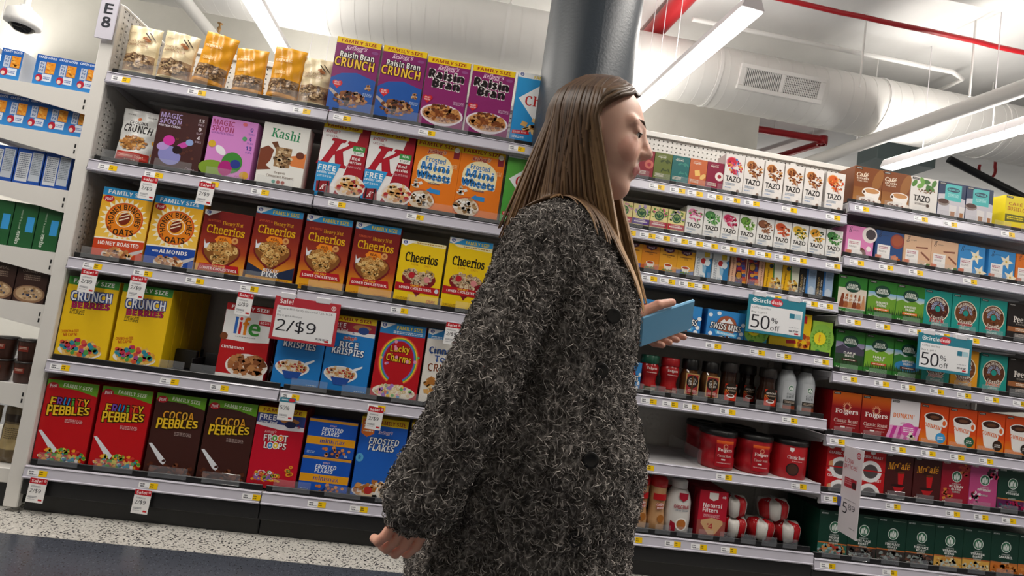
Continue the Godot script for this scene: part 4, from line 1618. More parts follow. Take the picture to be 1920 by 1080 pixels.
func fixture(x: float, z: float, yaw: float, label: String, watts: float, up: float, rods := [-0.45, 0.45]) -> void:
	var o := thing("ceiling_light", label, "light", Vector3(x, 3.3, z), yaw, "linear ceiling lights")
	var s := st()
	slab(s, PackedVector2Array([Vector2(-0.085, 0.0), Vector2(-0.05, 0.085), Vector2(0.05, 0.085), Vector2(0.085, 0.0)]), -0.605, 0.605)
	part("housing", fin(s), M.fixture, o)
	part("diffuser", boxmesh(Vector3(-0.08, -0.012, -0.598), Vector3(0.08, -0.001, 0.598), 0.003), M.glow, o)
	for k in rods:
		var c := st()
		tube(c, [Vector3(0, 0.08, k), Vector3(0, 1.198, k)], 0.004, 6)
		part("hanger", fin(c), M.fixture, o)
	var l := AreaLight3D.new()
	l.name = "lamp"
	l.area_size = Vector2(0.16, 1.19)
	l.light_energy = watts
	l.light_color = Color(1.0, 0.975, 0.94)
	l.set("area_range", 14.0)
	l.set("area_attenuation", 2.0)
	l.shadow_enabled = true
	l.rotation.x = -PI / 2
	l.position.y = -0.02
	o.add_child(l)
	# added glowing strip and upward lamp on the housing, put in to brighten the ceiling
	part("added_upper_glow", boxmesh(Vector3(-0.045, 0.086, -0.598), Vector3(0.045, 0.09, 0.598), 0.001), M.glow, o)
	var l2: AreaLight3D = l.duplicate()
	l2.name = "added_uplight"
	l2.area_size = Vector2(0.09, 1.19)
	l2.light_energy = up
	l2.rotation.x = PI / 2
	l2.position.y = 0.095
	o.add_child(l2)

func _ready() -> void:
	rng.seed = 7
	# camera
	var cam := Camera3D.new()
	cam.fov = rad_to_deg(2 * atan(0.54))
	cam.near = 0.05
	cam.far = 60
	cam.transform = Transform3D(Basis(Vector3(0.98478, 0.1429, 0.09898), Vector3(-0.14932, 0.98691, 0.06085), Vector3(-0.08899, -0.07471, 0.99323)).orthonormalized(), Vector3(1.6044, 0.9966, 2.3268))
	add_child(cam)
	cam.current = true
	# surroundings and exposure
	var we := WorldEnvironment.new()
	var en := Environment.new()
	en.background_mode = Environment.BG_COLOR
	en.background_color = Color(0.02, 0.02, 0.022)
	en.tonemap_mode = Environment.TONE_MAPPER_LINEAR
	en.tonemap_exposure = 1.0
	en.sdfgi_enabled = true
	en.ssao_enabled = true
	en.ssil_enabled = true
	we.environment = en
	add_child(we)
	materials()
	# lights: three rows of linear pendants run away from the aisle, the same rows go on above and behind the viewer
	var lamp := 3.4
	var up := 1.4
	fixture(3.14, -1.49, 0.1075, "linear ceiling light above the tea shelves, beside the column", lamp, up)
	fixture(3.01, -2.7, 0.1075, "linear ceiling light ending behind the shopper's head", lamp, up, [0.45, 0.2])
	fixture(6.16, -1.16, 0.12, "linear ceiling light over the coffee pods, running out of view", lamp, up)
	fixture(6.02, -2.37, 0.12, "linear ceiling light above the white vanilla pod box", lamp, up, [0.45, -0.2])
	fixture(-0.43, -2.3, 0.04, "linear ceiling light above the orange granola bags", lamp, up, [0.45, -0.2])
	fixture(-0.38, -1.08, 0.04, "linear ceiling light above the end of the cereal shelves", lamp, up)
	for x in [-0.3, 3.2, 6.3]:
		for z in [0.6, 1.83]: fixture(x, z, 0.0, "linear ceiling light above the aisle, %s from the shelves, %s" % [ORD[[0.6, 1.83, 3.6].find(z)], ["cereal end", "tea side", "pod side"][[-0.3, 3.2, 6.3].find(x)]], lamp, up)
	var far := [[-0.5, -3.95], [2.88, -3.95], [10.5, -2.2], [10.3, -7.0], [6.6, -6.9], [8.4, -7.4], [-4.2, -2.0], [-4.2, -3.9], [-5.6, -1.6], [-4.2, 1.5]]  # lamps added out of view to brighten the pale walls and far ceiling
	for q in far: fixture(q[0], q[1], 0.05, "added linear ceiling light further off, " + ["by the pale wall over the granola", "by the pale wall behind the column", "beyond the pod shelves", "in the far corner", "past the end of the pale wall", "below the far sprinkler pipe", "over the next aisle", "over the next aisle, by the wall", "beside the side wall", "over the open aisle end"][far.find(q)], lamp, up, [-0.4, 0.3] if q[1] < -3.5 else [-0.45, 0.45])
	structure()
	ceiling_things()
	gondolas()
	cereal()
	tea()
	pods()
	endcap()
	signs()
	shopper()

func speckle(base: Color, flecks: Array, n: int, lo: float, hi: float, size := 1024) -> ImageTexture:
	var im := Image.create(size, size, false, Image.FORMAT_RGB8)
	im.fill(base)
	for i in n:
		var c: Color = flecks[rng.randi() % flecks.size()]
		var w := rng.randf_range(lo, hi)
		var h := w * rng.randf_range(0.35, 0.9)
		var a := rng.randf() * PI
		var q := Vector2(rng.randf() * size, rng.randf() * size)
		var m := int(ceil(w))
		for y in range(-m, m + 1):
			for x in range(-m, m + 1):
				var u := Vector2(x, y).rotated(a)
				if (u.x * u.x) / (w * w) + (u.y * u.y) / (h * h) < 1.0: im.set_pixel(posmod(int(q.x) + x, size), posmod(int(q.y) + y, size), c)
	im.generate_mipmaps()
	return ImageTexture.create_from_image(im)

func noise_tex(ramp: Array, freq: float, size := 512, oct := 4, seed_ := 3) -> ImageTexture:
	var nz := FastNoiseLite.new()
	nz.seed = seed_
	nz.frequency = freq
	nz.fractal_octaves = oct
	var src := nz.get_seamless_image(size, size)
	var g := Gradient.new()
	g.offsets = PackedFloat32Array(ramp.map(func(q): return q[0]))
	g.colors = PackedColorArray(ramp.map(func(q): return q[1]))
	var im := Image.create(size, size, false, Image.FORMAT_RGB8)
	for y in size:
		for x in size: im.set_pixel(x, y, g.sample(src.get_pixel(x, y).r))
	return ImageTexture.create_from_image(im)

func world_tex(m: StandardMaterial3D, tex: Texture2D, metres: float) -> StandardMaterial3D:
	m.albedo_texture = tex
	m.uv1_triplanar = true
	m.uv1_world_triplanar = true
	m.uv1_scale = Vector3.ONE / metres
	return m

func materials() -> void:
	var c := mat("ffffff", 0.36, 0, 0.45)
	c.vertex_color_use_as_albedo = true
	M.carton = c
	M.shelf = mat("bdbbbd", 0.4)
	M.panel = mat("d2cfca", 0.5)
	M.post = mat("dcd9d4", 0.4)
	M.rail = mat("c3c0cc", 0.22)
	M.black_plastic = mat("141416", 0.35)
	M.black_metal = mat("1a1a1c", 0.4)
	M.clear = mat(Color(0.9, 0.92, 0.95, 0.06), 0.02)
	M.clear.transparency = BaseMaterial3D.TRANSPARENCY_ALPHA
	M.brown_glass = mat("2c1810", 0.08)
	M.fixture = mat("e4e0e4", 0.45)
	M.glow = mat("ffffff", 0.5)
	M.glow.emission_enabled = true
	M.glow.emission = Color(1, 0.985, 0.96)
	M.glow.emission_energy_multiplier = 3.0
	M.white = mat("e6e5e3", 0.5)
	M.duct = mat("e2e1de", 0.42)
	M.ceil = world_tex(mat("ffffff", 0.7), noise_tex([[0.0, Color.html("dcdcdb")], [1.0, Color.html("e8e8e7")]], 0.01, 256), 2.0)
	M.wall = world_tex(mat("ffffff", 0.75), noise_tex([[0.0, Color.html("dcdad2")], [1.0, Color.html("e4e2da")]], 0.012, 256), 1.6)
	M.red = mat("a81a22", 0.35)
	M.column = mat("28313a", 0.42)
	M.column.normal_enabled = true
	var nz := FastNoiseLite.new()
	nz.frequency = 0.05
	nz.seed = 5
	var im := nz.get_seamless_image(256, 256)
	im.bump_map_to_normal_map(2.0)
	M.column.normal_texture = ImageTexture.create_from_image(im)
	M.column.normal_scale = 0.35
	M.column.uv1_triplanar = true
	M.column.uv1_scale = Vector3.ONE * 5
	M.strip = world_tex(mat("ffffff", 0.3), speckle(Color.html("c4c1ba"), [Color.html("2a2a2c"), Color.html("46454a"), Color.html("8a8880"), Color.html("d6d3cc"), Color.html("1c1c20"), Color.html("333338")], 9500, 1.5, 5.5), 0.9)
	M.floor = world_tex(mat("ffffff", 0.2), speckle(Color.html("42464f"), [Color.html("2a2d35"), Color.html("4a4e58"), Color.html("5c606a"), Color.html("24262c")], 9000, 1.2, 3.6), 0.8)
	M.price_card = price_card()
	var hm := mat("ffffff", 0.45, 0, 0.4)
	hm.vertex_color_use_as_albedo = true
	M.hair = hm
	M.wrapper = mat("b4141c", 0.22)

func structure() -> void:
	struct("floor", boxmesh(Vector3(-7, -0.1, -10), Vector3(13, 0, 7.2)), M.floor, "dark polished terrazzo floor")
	struct("floor_border", boxmesh(Vector3(-7, 0, -0.3), Vector3(13, 0.0012, 0.168)), M.strip, "pale black-flecked terrazzo band along the foot of the shelves")
	struct("ceiling", boxmesh(Vector3(-7.2, 4.5, -10.2), Vector3(13.2, 4.7, 7.4)), M.ceil, "white painted ceiling")
	struct("wall_back", boxmesh(Vector3(-7, 0, -4.75), Vector3(5.33, 4.5, -4.6)), M.wall, "pale grey wall behind the shelves")
	struct("wall_far", boxmesh(Vector3(-7.2, 0, -10.2), Vector3(13.2, 4.5, -10)), M.wall, "pale wall at the far end of the shop")
	struct("wall_left", boxmesh(Vector3(-7.2, 0, -10), Vector3(-7, 4.5, 7.2)), M.wall, "pale side wall")
	struct("wall_right", boxmesh(Vector3(13, 0, -10), Vector3(13.2, 4.5, 7.2)), M.wall, "pale side wall")
	struct("wall_front", boxmesh(Vector3(-7.2, 0, 7.2), Vector3(13.2, 4.5, 7.4)), M.wall, "pale wall behind the viewer")
	var col := thing("steel_column", "round dark blue-grey steel column between the cereal and tea shelves", "column", Vector3(2.022, 0, -0.05))
	part("shaft", lathed([0.214, 0, 0.214, 4.499], 64), M.column, col)
	part("collar", lathed([0.222, 0, 0.222, 0.12, 0.214, 0.13], 64), M.black_metal, col)

func ceiling_things() -> void:
	var d := thing("air_duct", "large round white spiral air duct under the ceiling", "duct", Vector3(0, 3.96, -3.0))
	var s := st()
	tube(s, [Vector3(-6.95, 0, 0), Vector3(12.95, 0, 0)], 0.306, 48, false)
	part("tube", fin(s), M.duct, d)
	var seam := st()
	tube(seam, [Vector3(0, 0, 0), Vector3(0.006, 0, 0)], 0.3085, 48)
	var sm := fin(seam)
	for k in 76:
		var q := part("seam", sm, M.duct, d, Vector3(-1.6 + k * 0.135, 0, 0))
		q.rotation.z = 0.06
	for x in [1.62, 3.83, 5.7, 7.1]:
		var b := st()
		tube(b, [Vector3(x, 0, 0), Vector3(x + 0.035, 0, 0)], 0.314, 48)
		tube(b, [Vector3(x + 0.02, 0.3, 0.05), Vector3(x + 0.02, 0.538, 0.05)], 0.006, 8)
		part("strap", fin(b), M.white, d)
	var v := thing("air_vent", "white slotted air vent set into the round duct", "vent", Vector3(4.5, 3.865, -2.7))
	v.rotation = Vector3(0.28, 0, 0)
	part("backing", boxmesh(Vector3(-0.42, -0.085, -0.03), Vector3(0.42, 0.085, -0.004)), mat("3a3a3c", 0.7), v)
	var fr := st()
	for q in [[-0.46, 0.085, 0.46, 0.125], [-0.46, -0.125, 0.46, -0.085], [-0.46, -0.085, -0.4, 0.085], [0.4, -0.085, 0.46, 0.085], [-0.02, -0.085, 0.02, 0.085]]:
		bx(fr, Vector3(q[0], q[1], -0.03), Vector3(q[2], q[3], 0.012), 0.003)
	part("frame", fin(fr), M.white, v)
	var slat := boxmesh(Vector3(-0.0045, -0.085, -0.012), Vector3(0.0045, 0.085, 0.004), 0.001)
	for k in 40: part("slat", slat, M.white, v, Vector3((-0.39 + k * 0.0188) if k < 20 else (0.03 + (k - 20) * 0.0188), 0, 0))
	var bar := boxmesh(Vector3(0.022, -0.003, -0.006), Vector3(0.4, 0.003, 0.006), 0.001)
	for k in 7: part("slat", bar, M.white, v, Vector3(0, -0.066 + k * 0.022, 0))
	var p1 := part("sprinkler_main", tubed([Vector3(4.1, 4.385, 6), Vector3(3.3, 4.385, -2.3), Vector3(3.19, 4.385, -3.34), Vector3(3.05, 4.385, -4.58)], 0.1, 20), M.red, self)
	tag(p1, "thick red pipe running under the ceiling behind the column", "pipe")
	var pts := []
	for k in 40: pts.append(Vector3(2.6 + k * 0.22, 4.255 - 0.018 * absf(sin(k * 0.62)) - 0.0015 * k, -2.0 + 0.012 * sin(k * 1.1)))
	tag(part("red_cable", tubed(pts, 0.022, 8), M.red, self), "thin red cable bundle strung under the white ceiling", "cable")
	var e := thing("sprinkler_branch", "red elbowed sprinkler pipe beyond the edge of the pale wall", "pipe", Vector3(6.4, 4.36, -4.85))
	part("pipe", tubed([Vector3(-1.06, 0, -0.03), Vector3(-0.04, 0, 0.03), Vector3(0.05, -0.005, 0.0), Vector3(0.08, -0.01, -0.1), Vector3(-0.15, -0.01, -0.95), Vector3(-0.5, -0.01, -2.15)], 0.05, 14), M.red, e)
	part("elbow", lathed([0.05, -0.06, 0.072, -0.06, 0.075, 0.0, 0.072, 0.06, 0.05, 0.06], 16), M.red, e, Vector3(0.05, -0.005, 0.0))
	for x in [-0.7, -0.1]: part("hanger", tubed([Vector3(x, 0.04, 0), Vector3(x, 0.14, 0)], 0.008, 8), M.white, e)
	tag(part("white_pipe", tubed([Vector3(6.12, 3.56, 0), Vector3(5.91, 3.56, -1.53), Vector3(5.61, 3.56, -3.69), Vector3(5.36, 3.56, -5.5)], 0.072, 18), M.white, self), "white pipe crossing below the duct above the coffee pods", "pipe")
	tag(part("white_pipe", tubed([Vector3(-1.3, 3.57, -1), Vector3(-1.37, 3.57, -3.3), Vector3(-1.4, 3.57, -4.58)], 0.06, 16), M.white, self), "white pipe above the pale granola bags", "pipe")
	var sp := thing("fire_sprinkler", "small brass sprinkler head on the white pipe over the granola", "sprinkler", Vector3(-1.37, 3.63, -3.45))
	part("stem", lathed([0.012, 0, 0.012, 0.05, 0.02, 0.06, 0.02, 0.075, 0.01, 0.09, 0.01, 0.12, 0.028, 0.122, 0.028, 0.128, 0, 0.128], 14), mat("a07c50", 0.35, 0.6), sp)
	for z in [[-1.6, 4.36, 0.1], [-1.35, 4.37, 0.07]]:
		tag(part("ceiling_pipe", tubed([Vector3(3.62, z[1], z[0]), Vector3(12, z[1], z[0])], z[2], 20), M.white, self), "fat white pipe against the ceiling over the aisle" if z[2] > 0.08 else "slimmer white pipe against the ceiling beside the fat one", "pipe")
	tag(part("conduit", tubed([Vector3(3.45, 4.3, -2.62), Vector3(6.3, 4.3, -2.62), Vector3(6.5, 4.3, -2.7), Vector3(6.5, 4.3, -4.4)], 0.022, 10), M.white, self), "thin white conduit along the ceiling above the duct", "conduit")
	for q in [[5.05, -2.3], [6.0, -2.1], [5.9, -3.4], [7.4, -2.2]]:
		tag(part("hanger_rod", tubed([Vector3(q[0], 3.75, q[1]), Vector3(q[0], 4.5, q[1])], 0.009, 8), M.white, self), "thin white hanger rod dropping from the ceiling " + ["above the vent", "beside the far light", "beyond the duct", "near the duct strap"][[5.05, 6.0, 5.9, 7.4].find(q[0])], "rod", "hanger rods under the ceiling")
	var u := thing("unit_heater", "grey box-shaped unit hung from the ceiling beyond the duct", "heater", Vector3(7.5, 4.1, -4.6))
	part("casing", boxmesh(Vector3(-0.45, 0, -0.3), Vector3(0.45, 0.28, 0.1), 0.01), mat("7c8c8c", 0.5), u)
	part("badge", boxmesh(Vector3(0.02, 0.14, 0.1), Vector3(0.16, 0.2, 0.106), 0.002), mat("22282a", 0.5), u)
	for x in [-0.4, 0.4]: part("strap", boxmesh(Vector3(x - 0.02, 0.28, -0.02), Vector3(x + 0.02, 0.4, 0.02)), M.white, u)
	var loop := [Vector3(8.87, 4.499, -4.5)]
	for k in 15: loop.append(Vector3(8.75 + 0.13 * cos(-0.4 + PI * 1.25 * k / 14), 4.25 - 0.16 * sin(-0.2 + PI * 1.1 * k / 14), -4.5))
	tag(part("red_hose", tubed(loop, 0.018, 8), M.red, self), "small hanging loop of red hose under the ceiling", "hose")
	tag(part("black_pipe", tubed([Vector3(8.05, 4.22, -4.4), Vector3(8.5, 4.05, -4.35), Vector3(9.4, 3.75, -4.3)], 0.05, 12), M.black_metal, self), "black pipe sloping down beyond the coffee pods", "pipe")
	var cm := thing("security_camera", "white dome security camera hanging from a rod", "camera", Vector3(-1.2, 2.34, -1.0))
	part("housing", lathed([0.06, 0.0, 0.085, 0.012, 0.088, 0.03, 0.08, 0.085, 0.05, 0.108, 0.028, 0.115, 0.028, 0.13, 0, 0.13], 40), M.white, cm)
	part("dome", lathed([0, -0.032, 0.03, -0.027, 0.05, -0.012, 0.06, 0.006], 32), mat("0c0c0e", 0.06), cm)
	part("rod", tubed([Vector3(0, 0.12, 0), Vector3(0, 2.16, 0)], 0.016, 12), M.white, cm)

func gondolas() -> void:
	var g3 := pegboard(36, 78, 0.0254, 0.004)
	var g4 := pegboard(48, 78, 0.0254, 0.004)
	for b in [[0.0, 0.914, g3, "behind the granola and the toasted cereals"], [0.914, 1.829, g3, "behind the bran cereals, next to the column"], [2.12, 3.339, g4, "behind the teas"], [3.339, 4.558, g4, "behind the coffee pods"]]:
		var o := thing("shelving_unit", "steel shelving unit with perforated back panel " + b[3], "shelving", Vector3(b[0], 0, -0.45), 0, "shelving units in one row")
		part("back_panel", b[2], M.panel, o, Vector3(0, 0.16, 0))
		var w: float = b[1] - b[0]
		part("rear_sheet", boxmesh(Vector3(0.004, 0.1, -0.05), Vector3(w - 0.004, 2.14, -0.04)), M.panel, o)
		part("top_rail", boxmesh(Vector3(0, 2.14, -0.05), Vector3(w, 2.17, 0.012), 0.003), M.post, o)
		var u := st()
		bx(u, Vector3(w - 0.036, 0.02, -0.03), Vector3(w - 0.001, 2.138, 0.006), 0.002)
		part("upright", fin(u), M.post, o)
		part("base_deck", boxmesh(Vector3(0.003, 0.09, 0.0), Vector3(w - 0.003, 0.125, 0.39), 0.002), M.shelf, o)
		part("kick_plate", boxmesh(Vector3(0.001, 0.0, 0.36), Vector3(w - 0.001, 0.108, 0.412), 0.004), M.black_metal, o)
		part("kick_cap", boxmesh(Vector3(0.001, 0.075, 0.40), Vector3(w - 0.001, 0.115 if b[0] > 3 else 0.136, 0.447), 0.004), M.black_metal, o)
	var sd := thing("gondola_end", "perforated white end panel with post at the end of the cereal shelves", "panel", Vector3(0, 0, 0))
	var g := part("perforated_sheet", pegboard(17, 77, 0.0254, 0.004), M.panel, sd, Vector3(-0.006, 0.16, -0.008))
	g.rotation.y = PI / 2
	part("rear_sheet", boxmesh(Vector3(-0.05, 0.1, -0.45), Vector3(-0.04, 2.11, -0.01)), M.panel, sd)
	part("post", boxmesh(Vector3(-0.056, 0.02, -0.03), Vector3(-0.002, 2.118, -0.006), 0.003), M.post, sd)
	part("top_cap", boxmesh(Vector3(-0.056, 2.11, -0.45), Vector3(-0.002, 2.125, -0.03), 0.003), M.post, sd)
	part("end_base", boxmesh(Vector3(-0.6, 0.0, -0.9), Vector3(-0.06, 0.1, -0.05), 0.004), M.black_metal, sd)

func cereal() -> void:
	var H := [1.793, 1.416, 1.005, 0.585, 0.165]
	var T := [[[0.075, 0.381, 0.816], [0.987, 1.355, 1.757]], [[0.094, 0.276, 0.501, 0.707], [1.028, 1.363]], [[0.113, 0.309, 0.515, 0.734], [1.36]], [[0.069, 0.491, 0.688], [0.974, 1.33]], [[0.067, 0.486, 0.889], [1.152, 1.324]]]
	var what := [["holding the granola bags", "holding the bran boxes"], ["holding the brown and pink cereal boxes", "holding the frosted wheat boxes"], ["holding the honey oat boxes", "holding the yellow oat ring boxes"], ["holding the berry cereal, half empty", "holding the blue crisped rice boxes"], ["at the foot, holding the red pebble cereal", "at the foot, holding the small snack boxes"]]
	for k in 5:
		for b in 2:
			var lips := []
			if k != 3 or b == 1:
				for j in 4: lips.append([0.11 + b * 0.914 + j * 0.21, 0.15, 0.045 if k != 0 else 0.055])
			shelf("white steel shelf " + what[k][b], b * 0.914, (b + 1) * 0.914, H[k], T[k][b], true, lips, "cereal shelves")
	var y: float = H[0] + 0.03
	var van: Mesh = d_vanilla_bag()
	var org: Mesh = d_organic_bag()
	var bags := [[0.075, van, 0.0, 0.0], [0.22, van, -0.04, 0.1], [0.362, org, -0.12, 0.05], [0.535, org, 0.03, -0.05], [0.682, org, -0.03, 0.0], [0.818, van, 0.0, -0.05]]
	for i in bags.size():
		var q: Array = bags[i]
		var lab := "cream pouch of vanilla almond granola on the top shelf" if q[1] == van else "orange pouch of organic granola on the top shelf"
		if i == 0: lab = "cream granola pouch standing against the end panel"
		if i == 1: lab = "cream granola pouch beside the leaning orange pouch"
		if i == 2: lab = "orange organic granola pouch leaning over, beside the cream pouches"
		if i == 3: lab = "orange organic granola pouch slumped lower than its neighbours"
		if i == 4: lab = "orange organic granola pouch standing next to the lone cream pouch"
		if i == 5: lab = "cream granola pouch standing between orange pouch and purple box"
		var o := carton_at("granola_bag", q[1], q[0], y, -0.075, lab, "bag", "granola pouches on the top shelf", q[3])
		o.rotation.z = q[2]
		o.position.y += absf(q[2]) * 0.07
		if i == 3: o.scale.y = 0.87
	var rows := [
		[0, [["cereal_box", d_raisin_crunch(), [0.985, 1.19], "purple and blue raisin bran cereal box with yellow lettering", [" beside the granola", " beside the all-purple box"]], ["cereal_box", d_raisin(), [1.39, 1.595], "purple raisin bran cereal box with black and white lettering", [" next to the half-blue box", " next to the sky blue box"]], ["cereal_box", d_chex_blue(), [1.805], "sky blue cereal box with white diamond, half behind the column"]]],
		[1, [["cereal_box", d_cocoa_protein(), [0.315], "dark brown cocoa protein cereal box with lilac lettering"], ["cereal_box", d_fruity_pink(), [0.527], "pink fruity cereal box with dark red lettering"], ["cereal_box", d_kashi(), [0.746], "white organic cereal box with green lettering and wheat biscuit"], ["cereal_box", d_special(), [0.995, 1.198], "white and red berry cereal box with large red letter", [" next to the biscuit box", " next to the orange box"]], ["cereal_box", d_mini_wheats(), [1.404, 1.604], "orange frosted wheat cereal box with blue lettering", [" next to the red-letter box", " next to the green box"]], ["cereal_box", d_chex_green(), [1.815], "green cereal box with white diamond beside the shopper"]]],
		[2, [["cereal_box", d_honey_roasted(), [0.16], "orange honey oat cereal box with red lower band"], ["cereal_box", d_almonds(), [0.367], "orange honey oat cereal box with dark blue lower band"], ["cereal_box", d_honey_nut(), [0.573], "short dark red honey oat ring cereal box without blue band"], ["cereal_box", d_honey_nut_pick(), [0.779], "dark red oat ring cereal box with navy lower banner"], ["cereal_box", d_honey_nut_family(), [0.99, 1.2], "tall dark red honey oat ring cereal box with red banner", [" beside the navy banner", " beside the yellow box"]], ["cereal_box", d_oat_rings(), [1.404], "short bright yellow oat ring cereal box"], ["cereal_box", d_oat_rings_family(), [1.609], "tall bright yellow oat ring cereal box with blue band"]]],
		[3, [["cereal_box", d_crunch_berries(), [0.1, 0.313], "yellow berry cereal box with green family size band", [" beside the end panel", " with the open row behind"]], ["cereal_box", d_life(), [0.73], "white and red cinnamon cereal box with rainbow letters"], ["cereal_box", d_rice(), [0.958, 1.16], "blue crisped rice cereal box with bowl", [" under the big sale sign", " next to the rainbow arch"]], ["cereal_box", d_lucky(), [1.373], "red cereal box with rainbow arch and yellow lettering"], ["cereal_box", d_cinnamon_toast(), [1.58], "beige cinnamon square cereal box beside the shopper's sleeve"]]],
		[4, [["cereal_box", d_fruity_pebbles(), [0.098, 0.31], "red fruity cereal box with rainbow and yellow lettering", [" by the end post", " beside the brown box"]], ["cereal_box", d_cocoa_pebbles(), [0.523, 0.731], "brown cocoa cereal box with yellow lettering", [" beside the red fruity box", " beside the crimson box"]], ["cereal_box", d_fruit_loops(), [0.932], "crimson fruit ring cereal box with blue upper band"], ["cereal_box", d_frosted(), [1.36, 1.572], "blue frosted flake cereal box with yellow band", [" beside the snack boxes", " nearer the column"]]]]]
	for q in rows:
		var yy: float = H[q[0]] + 0.029
		for m in q[1]:
			for x in m[2]:
				var zz := -0.062
				var lb: String = m[3]
				if m.size() > 4: lb += m[4][m[2].find(x)]
				carton_at(m[0], m[1], x, yy, zz, lb, "cereal box", m[3] + " pair" if m[2].size() > 1 else "")
				if q[0] >= 3: carton_at(m[0], m[1], x, yy, zz - 0.068, "box behind the " + lb.replace("cereal box ", "box ").replace("family size ", ""), "cereal box", "boxes standing second in their rows")
	for k in range(2, 5): carton_at("cereal_box", rows[3][1][0][1], 0.313, H[3] + 0.029, -0.062 - k * 0.068, "yellow berry cereal box further back, %s in the open row" % ORD[k], "cereal box", "yellow boxes further back")
	var ms: Mesh = d_mini_snack()
	carton_at("snack_box", ms, 1.145, H[4] + 0.029, -0.064, "small blue mini snack box, lower of the stack", "snack box")
	carton_at("snack_box", ms, 1.148, H[4] + 0.184, -0.064, "small blue mini snack box, upper of the stack", "snack box")
	var pu := carton_at("granola_pouch", d_crunch_pouch(), 0.128, H[1] + 0.029, -0.08, "grey and red stand-up pouch of cinnamon cereal", "pouch", "", 0.05)
	pu.rotation.z = -0.02
	# the empty tracks beside the berry cereal
	for x in [0.46, 0.585]:
		var tr := thing("pusher_track", "empty black pusher track next to the berry cereal" if x < 0.5 else "black pusher track next to the cinnamon cereal", "shelf pusher", Vector3(x, H[3] + 0.028, -0.02))
		part("base", boxmesh(Vector3(-0.05, 0, -0.38), Vector3(0.05, 0.008, -0.005), 0.001), M.black_plastic, tr)
		part("paddle", boxmesh(Vector3(-0.045, 0.008, -0.13), Vector3(0.045, 0.09, -0.11), 0.003), M.black_plastic, tr)
		part("side_wall", boxmesh(Vector3(-0.052, 0, -0.38), Vector3(-0.048, 0.07, -0.01), 0.001), M.black_plastic, tr)
		part("front_stop", boxmesh(Vector3(-0.05, 0, -0.008), Vector3(0.05, 0.05, -0.004), 0.001), M.clear, tr)

